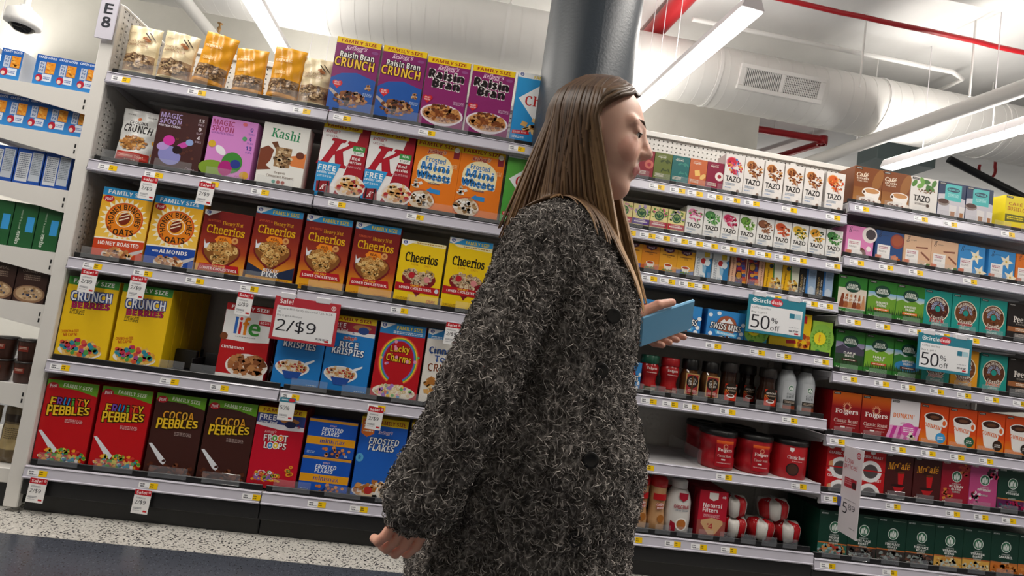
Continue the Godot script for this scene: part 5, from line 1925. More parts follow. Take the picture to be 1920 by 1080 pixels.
func tea() -> void:
	var H := [1.73, 1.501, 1.309, 1.05, 0.766, 0.478, 0.165]
	var T := [[2.415, 2.514, 2.599, 2.695, 2.78, 2.875, 3.06, 3.279], [2.309, 2.401, 2.47, 2.556, 2.627, 2.699, 2.789, 2.878, 2.959, 3.048, 3.133, 3.303], [2.434, 2.519, 2.61, 2.679, 3.03, 3.209, 3.286], [2.769, 2.979, 3.106, 3.292], [2.501, 2.6, 2.697, 2.871, 3.169], [2.526, 2.888, 3.244], [2.512, 2.688, 2.808, 2.947]]
	var what := ["at the top, with white tea latte cartons", "with white herbal tea boxes", "with orange and striped tea boxes", "with blue cocoa boxes", "with jars of instant coffee", "nearly empty, with red coffee tubs", "at the foot, with creamers and filters"]
	for k in 7:
		var lips := []
		if k in [0, 1, 2, 4, 6]:
			for j in 10: lips.append([2.33 + j * 0.1, 0.07, 0.04])
		shelf("white steel shelf " + what[k], 2.12, 3.339, H[k], T[k], k != 5, lips, "tea shelves")
	var y: float = H[0] + 0.03
	var z := -0.066
	var org := [["8c1a2c", "c86a5c", 2, "red"], ["66702c", "3c4a1c", 0, "olive green"], ["1f6a6a", "3c8a7c", 0, "teal"], ["c8683c", "e8bc74", 1, "orange"], ["8a1c3c", "ece0dc", 2, "wine red"]]
	for k in 5: carton_at("tea_box", tea_organic(org[k][0], org[k][1], org[k][2]), 2.344 + k * 0.0855, y, z, "small %s organic tea box on the top tea shelf" % org[k][3], "tea box")
	var chai := ["b8743c", "8a4a24", "c89058", "6a3418", "a86034"]
	var latte: Mesh = tazo(0.095, 0.194, chai, "e8dcd0")
	carton_at("tea_carton", tazo(0.095, 0.194, ["c8283c", "a81c4c", "d8506c", "4c70b0", "e0983c"], "dc8c98"), 2.773, y, z, "white tea carton with red flowers beside the wine red box", "tea carton")
	for k in 4: carton_at("tea_carton", latte, 2.87 + k * 0.1005, y, z, "white latte carton with brown cup, %s after the red-flowered carton" % ORD[k], "tea carton", "white latte cartons with brown cups")
	carton_at("tea_carton", tazo(0.095, 0.194, ["d8642c", "c8401c", "a8481c", "e8944c", "6a3418"], "e8a868"), 3.282, y, z, "white tea carton with orange cup and persimmon", "tea carton")
	y = H[1] + 0.03
	var med := [["b83c4c", "d8a0a8", "pink-banded"], ["5c3c8c", "b8a0d0", "violet-banded"], ["b02c44", "d85a8c", "crimson-banded with pink flowers"], ["b42c38", "a890c8", "red-banded with lavender"]]
	for k in 4: carton_at("tea_box", medicinal(med[k][0], med[k][1]), 2.275 + k * 0.084, y, z, "small cream herbal tea box, %s, with green emblem" % med[k][2], "tea box")
	var small := [["e08cac", "d85a8c", "f0dce4", "6a9c4c"], ["4c8a4c", "6cac5c", "2c6c34", "8cbc74"], ["c82c5c", "e0507c", "d8a0b4", "a81c3c"], ["6c9c3c", "8cb854", "4c7c2c", "a8c87c"], ["8a5438", "a06a48", "6a3c24", "b88460"], ["c8502c", "b03c20", "e07c4c", "8a4a2c"], ["d8a82c", "5c7c2c", "e8c85c", "3c4c24"], ["d8942c", "4c6c2c", "e8b84c", "2c3c1c"], ["3c7c3c", "5c9c4c", "2c5c2c", "7cac6c"]]
	var nm := ["pink blossoms", "mint leaves", "red hibiscus", "light green leaves", "brown spices", "orange fruit and spices", "yellow fruit and dark leaves", "golden fruit and leaves", "a single green leaf"]
	for k in 9: carton_at("tea_box", tazo(0.083, 0.146, small[k], small[k][2], "e8e6e2"), 2.61 + k * 0.0868, y, z, "small white tea box printed with " + nm[k], "tea box")
	y = H[2] + 0.03
	var yg := [["e89c24", "7070a4", "plum-blue foot"], ["e8a024", "6c70ac", "blue foot and red tea"], ["e08a20", "c8602c", "rust-red foot"], ["e8a42c", "dc8c28", "orange foot"], ["eaa828", "6478a8", "slate-blue foot"]]
	for k in 5: carton_at("tea_box", yoga(yg[k][0], yg[k][1]), 2.258 + k * 0.0843, y, z, "orange tea box with plum badge and " + yg[k][2], "tea box")
	var sl: Mesh = d_sleepy()
	for k in 2: carton_at("tea_box", sl, 2.68 + k * 0.084, y, z, "white and blue bedtime tea box beside the %s" % ["orange tea boxes", "peach tea boxes"][k], "tea box", "white and blue bedtime tea boxes")
	carton_at("tea_box", sampler(false), 2.852, y, z, "peach fruit tea box with lettering on the side by the blue boxes", "tea box")
	carton_at("tea_box", sampler(true), 2.938, y, z, "peach fruit tea box with lettering on the side by the yellow boxes", "tea box")
	var lg: Mesh = d_lemon_ginger()
	var eg: Mesh = d_earl_grey()
	for k in 2:
		carton_at("tea_box", lg, 3.024 + k * 0.086, y, z, "yellow lemon ginger tea box beside the %s" % ["peach box", "black box"][k], "tea box", "yellow lemon ginger tea boxes")
		carton_at("tea_box", eg, 3.197 + k * 0.0855, y, z, "black and pale blue tea box %s" % ["beside the yellow one", "at the shelf end"][k], "tea box", "black and pale blue tea boxes")
	y = H[3] + 0.03
	var c2: Mesh = cocoa(true)
	carton_at("cocoa_box", c2, 2.41, y, z, "blue cocoa box with red disc behind the shopper's hand", "cocoa box")
	carton_at("cocoa_box", c2, 2.605, y, z, "blue cocoa box with red disc behind the phone", "cocoa box")
	carton_at("cocoa_box", cocoa(false), 2.816, y, z, "blue marshmallow cocoa box with white lettering", "cocoa box")
	carton_at("tea_box", lipton("3c9cc0", 0.11, true), 2.968, y, z, "blue and green tea box under the teal deal sign", "tea box")
	carton_at("tea_box", lipton("ecc41c", 0.2, false), 3.135, y, z, "wide yellow black tea box behind the teal deal sign", "tea box")
	carton_at("tea_box", lipton("9cc848", 0.1, true), 3.292, y, z, "lime green tea box at the shelf end", "tea box")
	y = H[4] + 0.029
	carton_at("cup_box", cocoa(true), 2.4, y, -0.07, "blue and red cup sleeve box beside the coffee jars", "box").scale = Vector3(0.6, 0.95, 0.6)
	jar("coffee_jar", "red instant coffee jar with green lid", "red_green", 2.499, y, -0.07, "")
	jar("coffee_jar", "red instant coffee jar with red lid", "red_red", 2.597, y, -0.07, "")
	for k in 2: jar("coffee_jar", "square gold-label coffee jar with black lid beside the %s" % ["red jar", "orange-label jar"][k], "gold", 2.693 + k * 0.097, y, -0.07, "gold-label coffee jars")
	jar("coffee_jar", "dark glass coffee jar with orange label beside the gold jars", "classic", 2.882, y, -0.07, "")
	jar("coffee_jar", "dark glass coffee jar with orange label next to the grey bottles", "classic", 3.075, y, -0.07, "")
	jar("coffee_jar", "dark glass coffee jar standing behind another, by the empty gap", "classic", 3.03, y, -0.17, "")
	jar("coffee_bottle", "grey cold brew bottle touching the dark glass jar", "bottle", 3.168, y, -0.07, "grey cold brew bottles")
	jar("coffee_bottle", "grey cold brew bottle at the end of the shelf", "bottle", 3.262, y, -0.07, "grey cold brew bottles")
	tub(2.88, -0.1, "red coffee tub with black lid beside the clear divider", true, "")
	tub(3.055, -0.1, "red coffee tub with black lid beside the round can", true, "")
	tub(2.9, -0.29, "red coffee tub behind the tub by the divider", false, "tubs in the second row")
	tub(3.08, -0.29, "red coffee tub behind the tub by the can", false, "tubs in the second row")
	var cn := thing("coffee_can", "red classic roast coffee can with black lid", "coffee can", Vector3(3.23, 0.498, -0.1))
	part("body", lathed([0, 0, 0.08, 0, 0.082, 0.004, 0.082, 0.15, 0.08, 0.154], 40), mat("b01820", 0.3), cn)
	part("lid", lathed([0.084, 0.15, 0.086, 0.152, 0.086, 0.168, 0.082, 0.172, 0, 0.172], 40), mat("121212", 0.4), cn)
	blank(0.13, 0.14)
	cyl(0.0825, 0.006)
	p([20, 4, 34, 4, 34, 14, 27, 19, 20, 14], "f0ecec")
	t("Classic Roast", 46, 36, 64, 13, "f4ecec", "eb")
	fine(30, 48, 66, 1, 3.0, "e0a8a8")
	e(34, 78, 22, 22, "2a1a18", 24)
	e(34, 78, 18, 18, "4a2c24", 22)
	part("label", printed(), M.carton, cn)
	part("shelf_divider", boxmesh(Vector3(-0.0015, 0, -0.36), Vector3(0.0015, 0.075, 0), 0.0005), M.clear, self, Vector3(2.775, 0.499, -0.03))
	tag(get_child(get_child_count() - 1), "clear plastic divider standing on the half-empty shelf", "divider")
	y = H[6] + 0.029
	for k in 2: jar("creamer_bottle", "tan coffee creamer bottle with red cap, %s the white bottle" % ["one away from", "right beside"][k], "creamer", 2.53 + k * 0.083, y, -0.075, "tan creamer bottles with red caps")
	jar("creamer_bottle", "white creamer bottle with red lettering and white cap", "white", 2.712, y, -0.075, "")
	jar("creamer_bottle", "white creamer bottle behind the front one", "white", 2.70, y, -0.2, "")
	var fl: Mesh = d_filters()
	for k in 4: carton_at("filter_box", fl, 2.858, y, -0.056 - k * 0.053, "red coffee filter box" + ["", ", second", ", third", ", rearmost"][k] + " in its row", "filter box")
	filter_pack(2.995, y + 0.002, -0.11, 0.93, 0.0, "red and white filter pack under another, beside the filter box")
	filter_pack(2.992, y + 0.094, -0.11, 0.9, 0.08, "red and white filter pack on top beside the filter box")
	filter_pack(3.13, y + 0.004, -0.11, 0.93, -0.04, "red and white filter pack lying near the green pod boxes")
	filter_pack(3.266, y + 0.005, -0.115, 0.93, 0.06, "red and white filter pack touching the green pod boxes")
	filter_pack(3.2, y + 0.098, -0.12, 1.0, 0.1, "red and white filter pack on top, near the green pod boxes")

func pods() -> void:
	var H := [1.795, 1.535, 1.255, 0.99, 0.7, 0.44, 0.145]
	var T := [[3.419, 3.723, 3.878, 4.186], [3.419, 3.569, 3.723, 4.005], [3.431, 3.58, 3.749, 3.887, 4.041], [3.439, 3.6, 3.733, 3.881, 4.022, 4.167, 4.314], [3.408, 3.712, 3.864, 4.011, 4.161], [3.407, 3.71, 4.012, 4.158, 4.302], [3.42, 3.723, 4.006, 4.295]]
	var what := ["at the top, with brown latte pod boxes", "with pink and blue flavoured pod boxes", "with green and turquoise pod boxes", "with dark green mountain pod boxes", "with red and orange pod boxes", "with brown and pink pod boxes", "at the foot, with dark green pod boxes"]
	for k in 7:
		var lips := []
		for j in 8: lips.append([3.43 + j * 0.146, 0.09, 0.035])
		shelf("white steel shelf " + what[k], 3.339, 4.558, H[k], T[k], true, lips, "coffee pod shelves")
	var z := -0.03 - 0.06
	var ca: Mesh = d_cafe_pods()
	var y: float = H[0] + 0.03
	var pb := "pod box"
	for k in 2: carton_at("pod_box", ca, 3.451 + k * 0.1475, y, z, "brown latte pod box with white cup %s" % ["at the shelf end", "beside the leafy tea box"][k], pb, "brown latte pod boxes")
	carton_at("pod_box", d_tazo_pods(), 3.747, y, z, "white tea pod box with green leaves", pb)
	var ic: Mesh = d_iced_pods()
	for k in 2: carton_at("pod_box", ic, 3.895 + k * 0.1495, y, z, "navy and teal iced coffee pod box beside the %s" % ["leafy tea box", "gap"][k], pb, "navy and teal pod boxes")
	carton_at("pod_box", d_bustelo(), 4.258, y, z, "bright yellow espresso pod box", pb)
	y = H[1] + 0.03
	var fl := [["dc84b8", 0, "pink pod box with cup and doughnut"], ["2c4c80", 1, "navy pod box with caramel pieces"], ["dcb494", 2, "beige pod box with cinnamon sticks"], ["dcb494", 2, "beige pod box with cinnamon sticks"], ["3c8ccc", 3, "bright blue pod box with vanilla flowers"], ["3c8ccc", 3, "bright blue pod box with vanilla flowers"], ["e0782c", 1, "orange pod box at the end of the flavoured row"]]
	var xs := [3.437, 3.59, 3.737, 3.881, 4.026, 4.19, 4.338]
	for k in 7: carton_at("pod_box", gpod(fl[k][0], fl[k][1]), xs[k], y, z, fl[k][2] + ["", "", " beside the navy box", " beside the blue box", " beside the beige box", " beside the orange box", ""][k], pb, (fl[k][2] + "es") if k in [2, 3, 4, 5] else "")
	y = H[2] + 0.03
	var g1: Mesh = green_mt(0.188, 1)
	carton_at("pod_box", green_mt(0.188, 0), 3.425, y, z, "green pod box with caramel cream picture", pb)
	for k in 2: carton_at("pod_box", g1, 3.578 + k * 0.147, y, z, "green breakfast pod box with meadow beside the %s" % ["caramel box", "turquoise box"][k], pb, "green breakfast pod boxes")
	carton_at("pod_box", donut("1f9088", "4a2018", "Dark", "b82c34"), 3.869, y, z, "turquoise doughnut pod box with darkest chocolate ring", pb)
	var dr: Mesh = donut("1f9088", "6a3c20", "Regular", "b82c34")
	for k in 2: carton_at("pod_box", dr, 4.018 + k * 0.148, y, z, "turquoise doughnut pod box with red script beside the %s" % ["darkest ring", "black box"][k], pb, "turquoise doughnut pod boxes")
	var bk: Mesh = d_black_pods()
	carton_at("pod_box", bk, 4.316, y, z, "black pod box beside the turquoise ones, upper shelf", pb)
	y = H[3] + 0.03
	for k in 3: carton_at("pod_box", green_mt(0.194, k + 2), 3.44 + k * 0.1495, y, z, ["green pod box with dark mountain picture", "green pod box with light meadow picture", "green pod box with blue bay picture"][k], pb)
	carton_at("pod_box", dr, 3.886, y, z, "turquoise doughnut pod box behind the teal sign", pb)
	carton_at("pod_box", donut("e09a24", "6a3c20", "Nutty", "8a4a1c"), 4.035, y, z, "amber doughnut pod box partly behind the teal sign", pb)
	carton_at("pod_box", donut("1f9088", "5c3420", "Decaf", "e08c74"), 4.19, y, z, "turquoise doughnut pod box with salmon lettering", pb)
	carton_at("pod_box", bk, 4.34, y, z, "black pod box beside the turquoise ones, lower shelf", pb)
	y = H[4] + 0.03
	var rp: Mesh = d_red_pods()
	for k in 2: carton_at("pod_box", rp, 3.451 + k * 0.149, y, z, "dark red pod box with orange sunrise %s" % ["at the shelf end", "beside the magenta stripes"][k], pb, "dark red pod boxes with sunrise")
	carton_at("pod_box", rp, 3.452, y, z - 0.125, "dark red pod box second in its row", pb)
	carton_at("pod_box", d_pink_pods(), 3.749, y, z, "white pod box with magenta stripes", pb)
	var bd := ["3c9cd8", "1f5c44", "3c2a20", "2c2420"]
	for k in 4: carton_at("pod_box", d_orange_pods(bd[k]), 3.9 + k * 0.1495, y, z, "orange pod box with white mug and " + ["sky blue", "green", "brown", "black"][k] + " badge", pb)
	y = H[5] + 0.03
	var cb: Mesh = d_classic_box()
	for k in 2:
		for l in 2: carton_at("pod_box", cb, 3.451 + k * 0.149, y + l * 0.1045, z, "small red classic roast box, " + ["lower", "upper"][l] + " of the stack " + ["at the shelf end", "beside the brown box"][k], pb)
	var mc: Mesh = d_mcafe()
	for k in 2: carton_at("pod_box", mc, 3.743 + k * 0.146, y, z, "brown pod box with yellow script beside the %s" % ["small red boxes", "crimson box"][k], pb, "brown pod boxes with yellow script")
	carton_at("pod_box", star_pod("9c1830", ["c84c3c", "d8843c", "b82c3c"], "HOLIDAY", "BLEND", 0.206, 1), 4.034, y, z, "crimson seasonal pod box with round emblem", pb)
	carton_at("pod_box", star_pod("c04c84", ["ece0e8", "d83c5c", "3c2430"], "PEPPERMINT", "", 0.206, 1), 4.181, y, z, "pink peppermint pod box with round emblem", pb)
	carton_at("pod_box", star_pod("163c30", ["5c1c4c", "a81c4c", "2c4c5c"], "VERANDA", "", 0.206, 0), 4.329, y, z, "dark green pod box beside the pink one", pb)
	y = H[6] + 0.029
	var sp := [["HOUSE", "BLEND", ["2c6a5c", "c88a4c", "8ab0b0", "b83c2c"]], ["PIKE PLACE", "ROAST", ["3c3430", "6a4838", "8a9490", "2a2422"]], ["PIKE PLACE", "ROAST", ["3c3430", "6a4838", "8a9490", "2a2422"]], ["PIKE PLACE", "ROAST", ["3c3430", "6a4838", "8a9490", "2a2422"]], ["VERANDA", "BLEND", ["d8a84c", "e8d8a8", "b8c4b8", "c88c3c"]], ["VERANDA", "BLEND", ["d8a84c", "e8d8a8", "b8c4b8", "c88c3c"]], ["CARAMEL", "", ["c8742c", "b8601c", "d88c44"]], ["CARAMEL", "", ["c8742c", "b8601c", "d88c44"]]]
	var sl := ["dark green pod box with colourful house picture", "dark green pod box with brown market picture", "dark green pod box with golden hills picture", "dark green pod box with orange caramel picture"]
	for k in 8:
		var id: int = [0, 1, 1, 1, 2, 2, 3, 3][k]
		var m: Mesh = star_pod("143a2e", sp[k][2], sp[k][0], sp[k][1], 0.204, 0)
		carton_at("pod_box", m, 3.444 + k * 0.1455, y, z, sl[id] + ["", " first from the house box", " second from the house box", " third from the house box", " next to the market boxes", " next to the caramel box", " next to the golden hills", ", outermost"][k], pb, sl[id] + "s" if id > 0 else "")
		carton_at("pod_box", m, 3.444 + k * 0.1455, y, z - 0.124, "hidden box behind " + sl[id] + ["", ", first", ", second", ", third", ", first", ", second", ", first", ", second"][k], pb, "green pod boxes second in their rows")

func endcap() -> void:
	var H := [1.712, 1.52, 1.292, 1.032, 0.815, 0.49]
	var what := ["topmost, with upright blue toaster pastry boxes", "with a tight row of blue toaster pastry boxes", "with blue boxes turned to their white panels", "with dark green boxes", "with brown oat boxes", "with brown cups"]
	for k in 6:
		var o := thing("end_shelf", "white end-of-aisle shelf " + what[k], "shelf", Vector3(-0.06, H[k], -0.02), 0, "end-of-aisle shelves")
		part("deck", boxmesh(Vector3(-0.46, -0.02, -0.9), Vector3(0, 0, 0.0), 0.002), M.shelf, o)
		var s := st()
		slab(s, PackedVector2Array([Vector2(-0.46, 0.004), Vector2(0, 0.004), Vector2(0, -0.09), Vector2(-0.46, -0.03)]), -0.003, 0.004)
		part("side_bracket", fin(s), M.post, o)
		for q in [[-0.012, -0.035], [-0.012, -0.06]]: part("slot", boxmesh(Vector3(q[0] - 0.003, q[1] - 0.008, 0.003), Vector3(q[0] + 0.003, q[1] + 0.008, 0.0045)), M.black_metal, o)
		part("price_rail", boxmesh(Vector3(-0.472, -0.03, -0.9), Vector3(-0.46, 0.015, 0.0), 0.002), M.rail, o)
	var tp: Mesh = d_toaster()
	for x in [-0.405, -0.268, -0.185, -0.103]: carton_at("pastry_box", tp, x, H[0] + 0.002, -0.075, "blue toaster pastry box, topmost end shelf, %s from the post" % ["fourth", "third", "second", "first"][[-0.405, -0.268, -0.185, -0.103].find(x)], "pastry box", "blue pastry boxes on the topmost end shelf", 0.06)
	carton_at("pastry_box", tp, -0.335, H[0] + 0.002, -0.16, "blue toaster pastry box turned sideways on the topmost end shelf", "pastry box", "", 1.2)
	for k in 5: carton_at("pastry_box", tp, -0.424 + k * 0.0805, H[1] + 0.002, -0.08, "blue toaster pastry box in the tight row, %s from the post" % ORD[4 - k], "pastry box", "blue pastry boxes in the tight row", 0.03)
	var tb: Mesh = d_toaster_back()
	for k in 4: carton_at("pastry_box", tb, -0.462 + k * 0.1085, H[2] + 0.002, -0.07, "blue box showing white nutrition panels, %s from the post" % ORD[3 - k], "pastry box", "blue boxes showing white panels")
	var gb: Mesh = d_green_bars()
	for k in 4: carton_at("bar_box", gb, -0.404 + k * 0.0935, H[3] + 0.002, -0.07, "dark green organic bar box, %s from the post" % ORD[3 - k], "bar box", "dark green bar boxes")
	var ob: Mesh = d_oat_box()
	for k in 3: carton_at("oat_box", ob, -0.39 + k * 0.124, H[4] + 0.002, -0.07, "dark brown oat box with bowl picture, %s from the post" % ORD[2 - k], "oat box", "brown oat boxes")
	for x in [-0.12, -0.21, -0.3]:
		for l in 2:
			var c := thing("oat_cup", "brown oat cup, " + ["lower", "upper"][l] + " of the stack %s from the post" % ORD[[-0.12, -0.21, -0.3].find(x)], "cup", Vector3(x, H[5] + 0.002 + l * 0.088, -0.07), 0, "brown oat cups " + ["below", "on top"][l])
			part("body", lathed([0, 0, 0.03, 0, 0.032, 0.003, 0.04, 0.082], 28), mat("4a2c20", 0.4), c)
			part("lid", lathed([0.0415, 0.08, 0.0415, 0.086, 0.038, 0.0875, 0, 0.0875], 28), mat("1c1614", 0.4), c)
			blank(0.05, 0.04)
			cyl(0.0385, 0.03)
			r(10, 16, 90, 60, "7c2c20")
			fine(20, 24, 80, 2, 6.0, "c8b4a4")
			part("label", printed(), M.carton, c)
	for k in 3:
		blank(0.11, 0.22)
		pouch(0.11, 0.22, 0.07, "5c4c38")
		r(0, 0, 100, 200, "6a5a44")
		r(12, 60, 88, 150, "a89468")
		r(12, 26, 88, 52, "3a2c22")
		fine(20, 74, 80, 6, 4.0, "6a5a40")
		carton_at("oat_bag", printed(), -0.12 - k * 0.12, 0.165, -0.09, "brown and tan oat bag, %s from the post, lowest end shelf" % ORD[k], "bag", "oat bags on the lowest end shelf")
	var bs := thing("end_base_shelf", "lowest white end-of-aisle shelf with oat bags", "shelf", Vector3(-0.06, 0.165, -0.02))
	part("deck", boxmesh(Vector3(-0.5, -0.06, -0.9), Vector3(0, -0.002, 0.0), 0.003), M.post, bs)

func signs() -> void:
	var a := thing("aisle_sign", "lilac-white aisle marker reading E 8 on the end post", "sign", Vector3(-0.034, 1.945, 0.012))
	part("plate", boxmesh(Vector3(-0.036, 0, -0.003), Vector3(0.036, 0.24, 0.0), 0.002), mat("cdcad6", 0.4), a)
	blank(0.072, 0.24)
	t("E", 50, 150, 44, 58, "3a3c44", "s", 0, 0, "3a3c44", 2.2)
	t("8", 50, 232, 44, 60, "3a3c44", "s", 0, 0, "3a3c44", 2.2)
	part("lettering", printed(), M.carton, a, Vector3(0, 0, 0.0005))
	var sale: Mesh = sale_tag()
	var at := [[0.256, 1.356, "the honey roasted box"], [0.482, 1.371, "the almond oat box"], [0.1, 0.943, "the first berry cereal box"], [0.29, 0.945, "the second berry cereal box"], [0.715, 0.94, "the cinnamon rainbow-letter box"], [1.583, 0.94, "the beige cinnamon square box"], [0.07, 0.105, "the black kick plate under the red cereal"], [0.463, 0.105, "the black kick plate under the brown cereal"], [1.316, 0.545, "the frosted flake box"]]
	for q in at:
		var o := carton_at("sale_tag", sale, q[0], q[1] - 0.05, 0.014, "small red and white sale tag hanging over " + q[2], "price tag", "hanging sale tags")
		o.rotation.z = -0.03
	carton_at("deal_tag", sale_tag(true), 0.957, 0.487, 0.014, "small teal and red deal tag above the crimson cereal box", "price tag")
	var s := thing("sale_sign", "large red-framed sale sign clipped to the cereal shelf", "sign", Vector3(0.974, 0.812, 0.026))
	part("board", sale_sign(), M.carton, s)
	for x in [-0.085, 0.06]: part("clip", boxmesh(Vector3(x - 0.03, 0.172, -0.016), Vector3(x + 0.03, 0.198, 0.003), 0.003), mat("d8d6dc", 0.3), s)
	var dm: Mesh = deal_sign()
	for q in [[3.023, 1.134, "large teal deal sign clipped below the striped tea boxes"], [3.868, 1.08, "large teal deal sign clipped below the turquoise pod boxes"]]:
		var d := thing("deal_sign", q[2], "sign", Vector3(q[0], q[1], 0.026))
		part("board", dm, M.carton, d)
		for x in [-0.085, 0.08]: part("clip", boxmesh(Vector3(x - 0.03, 0.165, -0.016), Vector3(x + 0.03, 0.19, 0.003), 0.003), mat("d8d6dc", 0.3), d)
	var lo := thing("price_flag", "tall pale price flag standing out from the pod shelves", "sign", Vector3(3.418, 0.31, 0.084), -1.66)
	part("board", low_sign(), M.carton, lo)
	part("clip", boxmesh(Vector3(-0.083, 0.105, -0.006), Vector3(-0.055, 0.15, 0.004), 0.002), mat("3c4c90", 0.3), lo)

# ---- the shopper: fields of tapered capsules and ellipsoids, meshed as surface nets
func cap(a: Vector3, b: Vector3, ra: float, rb: float, k := 0.02) -> Array: return [0, a, b, ra, rb, k]
func ell(c: Vector3, rr: Vector3, k := 0.02) -> Array: return [1, c, rr, 0.0, 0.0, k]
func cut(c: Vector3, rad: float, k := 0.006) -> Array: return [2, c, Vector3.ZERO, rad, 0.0, k]

func field(q: Vector3, prims: Array) -> float:
	var d := 10.0
	for s in prims:
		var e1 := 0.0
		var k: float = s[5]
		if s[0] == 0:
			var a: Vector3 = s[1]
			var ab: Vector3 = s[2] - a
			var h := clampf((q - a).dot(ab) / maxf(ab.length_squared(), 1e-9), 0, 1)
			e1 = (q - a - ab * h).length() - lerpf(s[3], s[4], h)
		elif s[0] == 1:
			var rr: Vector3 = s[2]
			var u: Vector3 = (q - s[1]) / rr
			var l := u.length()
			e1 = (l - 1.0) * minf(rr.x, minf(rr.y, rr.z)) if l < 0.3 else l * (l - 1.0) / maxf((u / rr).length(), 1e-6)
		else:
			e1 = (q - s[1]).length() - s[3]
			var h2 := clampf(0.5 - 0.5 * (d + e1) / k, 0, 1)
			d = lerpf(d, -e1, h2) + k * h2 * (1.0 - h2)
			continue
		var hh := clampf(0.5 + 0.5 * (d - e1) / k, 0, 1)
		d = lerpf(d, e1, hh) - k * hh * (1.0 - hh)
	return d

func nets(prims: Array, lo: Vector3, hi: Vector3, cell: float) -> Array:
	var n := Vector3i(((hi - lo) / cell).ceil()) + Vector3i.ONE
	var val := PackedFloat32Array()
	val.resize(n.x * n.y * n.z)
	var B := 5
	for bz in range(0, n.z, B):
		for by in range(0, n.y, B):
			for bxx in range(0, n.x, B):
				var c := lo + Vector3(bxx + B * 0.5, by + B * 0.5, bz + B * 0.5) * cell
				var d := field(c, prims)
				var skip := absf(d) > cell * B * 0.95 + 0.012
				for z in range(bz, mini(bz + B, n.z)):
					for y in range(by, mini(by + B, n.y)):
						var o := (z * n.y + y) * n.x
						for x in range(bxx, mini(bxx + B, n.x)): val[o + x] = d if skip else field(lo + Vector3(x, y, z) * cell, prims)
	var vid := {}
	var v := PackedVector3Array()
	var cs := [Vector3i(0, 0, 0), Vector3i(1, 0, 0), Vector3i(0, 1, 0), Vector3i(1, 1, 0), Vector3i(0, 0, 1), Vector3i(1, 0, 1), Vector3i(0, 1, 1), Vector3i(1, 1, 1)]
	var es := [[0, 1], [2, 3], [4, 5], [6, 7], [0, 2], [1, 3], [4, 6], [5, 7], [0, 4], [1, 5], [2, 6], [3, 7]]
	for z in n.z - 1:
		for y in n.y - 1:
			var o := (z * n.y + y) * n.x
			for x in n.x - 1:
				var i := o + x
				var f0 := val[i] < 0
				if f0 == (val[i + 1] < 0) and f0 == (val[i + n.x] < 0) and f0 == (val[i + n.x + 1] < 0):
					var j := i + n.x * n.y
					if f0 == (val[j] < 0) and f0 == (val[j + 1] < 0) and f0 == (val[j + n.x] < 0) and f0 == (val[j + n.x + 1] < 0): continue
				var w := []
				for c in cs: w.append(val[((z + c.z) * n.y + y + c.y) * n.x + x + c.x])
				var sum := Vector3.ZERO
				var m := 0
				for ed in es:
					if (w[ed[0]] < 0) != (w[ed[1]] < 0):
						var tt: float = w[ed[0]] / (w[ed[0]] - w[ed[1]])
						sum += Vector3(cs[ed[0]]).lerp(Vector3(cs[ed[1]]), tt)
						m += 1
				vid[i] = v.size()
				v.append(lo + (Vector3(x, y, z) + sum / m) * cell)
	var ix := PackedInt32Array()
	var sx := [1, n.x, n.x * n.y]
	for z in range(1, n.z - 1):
		for y in range(1, n.y - 1):
			var o := (z * n.y + y) * n.x
			for x in range(1, n.x - 1):
				var i := o + x
				var f0 := val[i] < 0
				for ax in 3:
					if f0 == (val[i + sx[ax]] < 0): continue
					var u: int = sx[(ax + 1) % 3]
					var w2: int = sx[(ax + 2) % 3]
					if not (vid.has(i) and vid.has(i - u) and vid.has(i - u - w2) and vid.has(i - w2)): continue
					var q := [vid[i], vid[i - u], vid[i - u - w2], vid[i - w2]]
					if f0: q.reverse()
					ix.append_array(PackedInt32Array([q[0], q[1], q[2], q[0], q[2], q[3]]))
	return [v, ix]

# append a meshed field to the running arrays, through a transform, in one colour
func skin(out: Array, net: Array, xf: Transform3D, col: Color) -> void:
	var base: int = out[0].size()
	for q in net[0]:
		out[0].append(xf * q)
		out[1].append(col)
	for i in net[1]: out[2].append(base + i)

func woven(out: Array) -> ArrayMesh:
	var v: PackedVector3Array = out[0]
	var ix: PackedInt32Array = out[2]
	var n := PackedVector3Array()
	n.resize(v.size())
	for i in range(0, ix.size(), 3):
		var f := (v[ix[i + 2]] - v[ix[i]]).cross(v[ix[i + 1]] - v[ix[i]])
		for j in 3: n[ix[i + j]] += f
	for i in n.size(): n[i] = n[i].normalized()
	var a := []
	a.resize(Mesh.ARRAY_MAX)
	a[Mesh.ARRAY_VERTEX] = v
	a[Mesh.ARRAY_NORMAL] = n
	a[Mesh.ARRAY_COLOR] = out[1]
	a[Mesh.ARRAY_INDEX] = ix
	var m := ArrayMesh.new()
	m.add_surface_from_arrays(Mesh.PRIMITIVE_TRIANGLES, a)
	return m

func fresh() -> Array: return [PackedVector3Array(), PackedColorArray(), PackedInt32Array()]

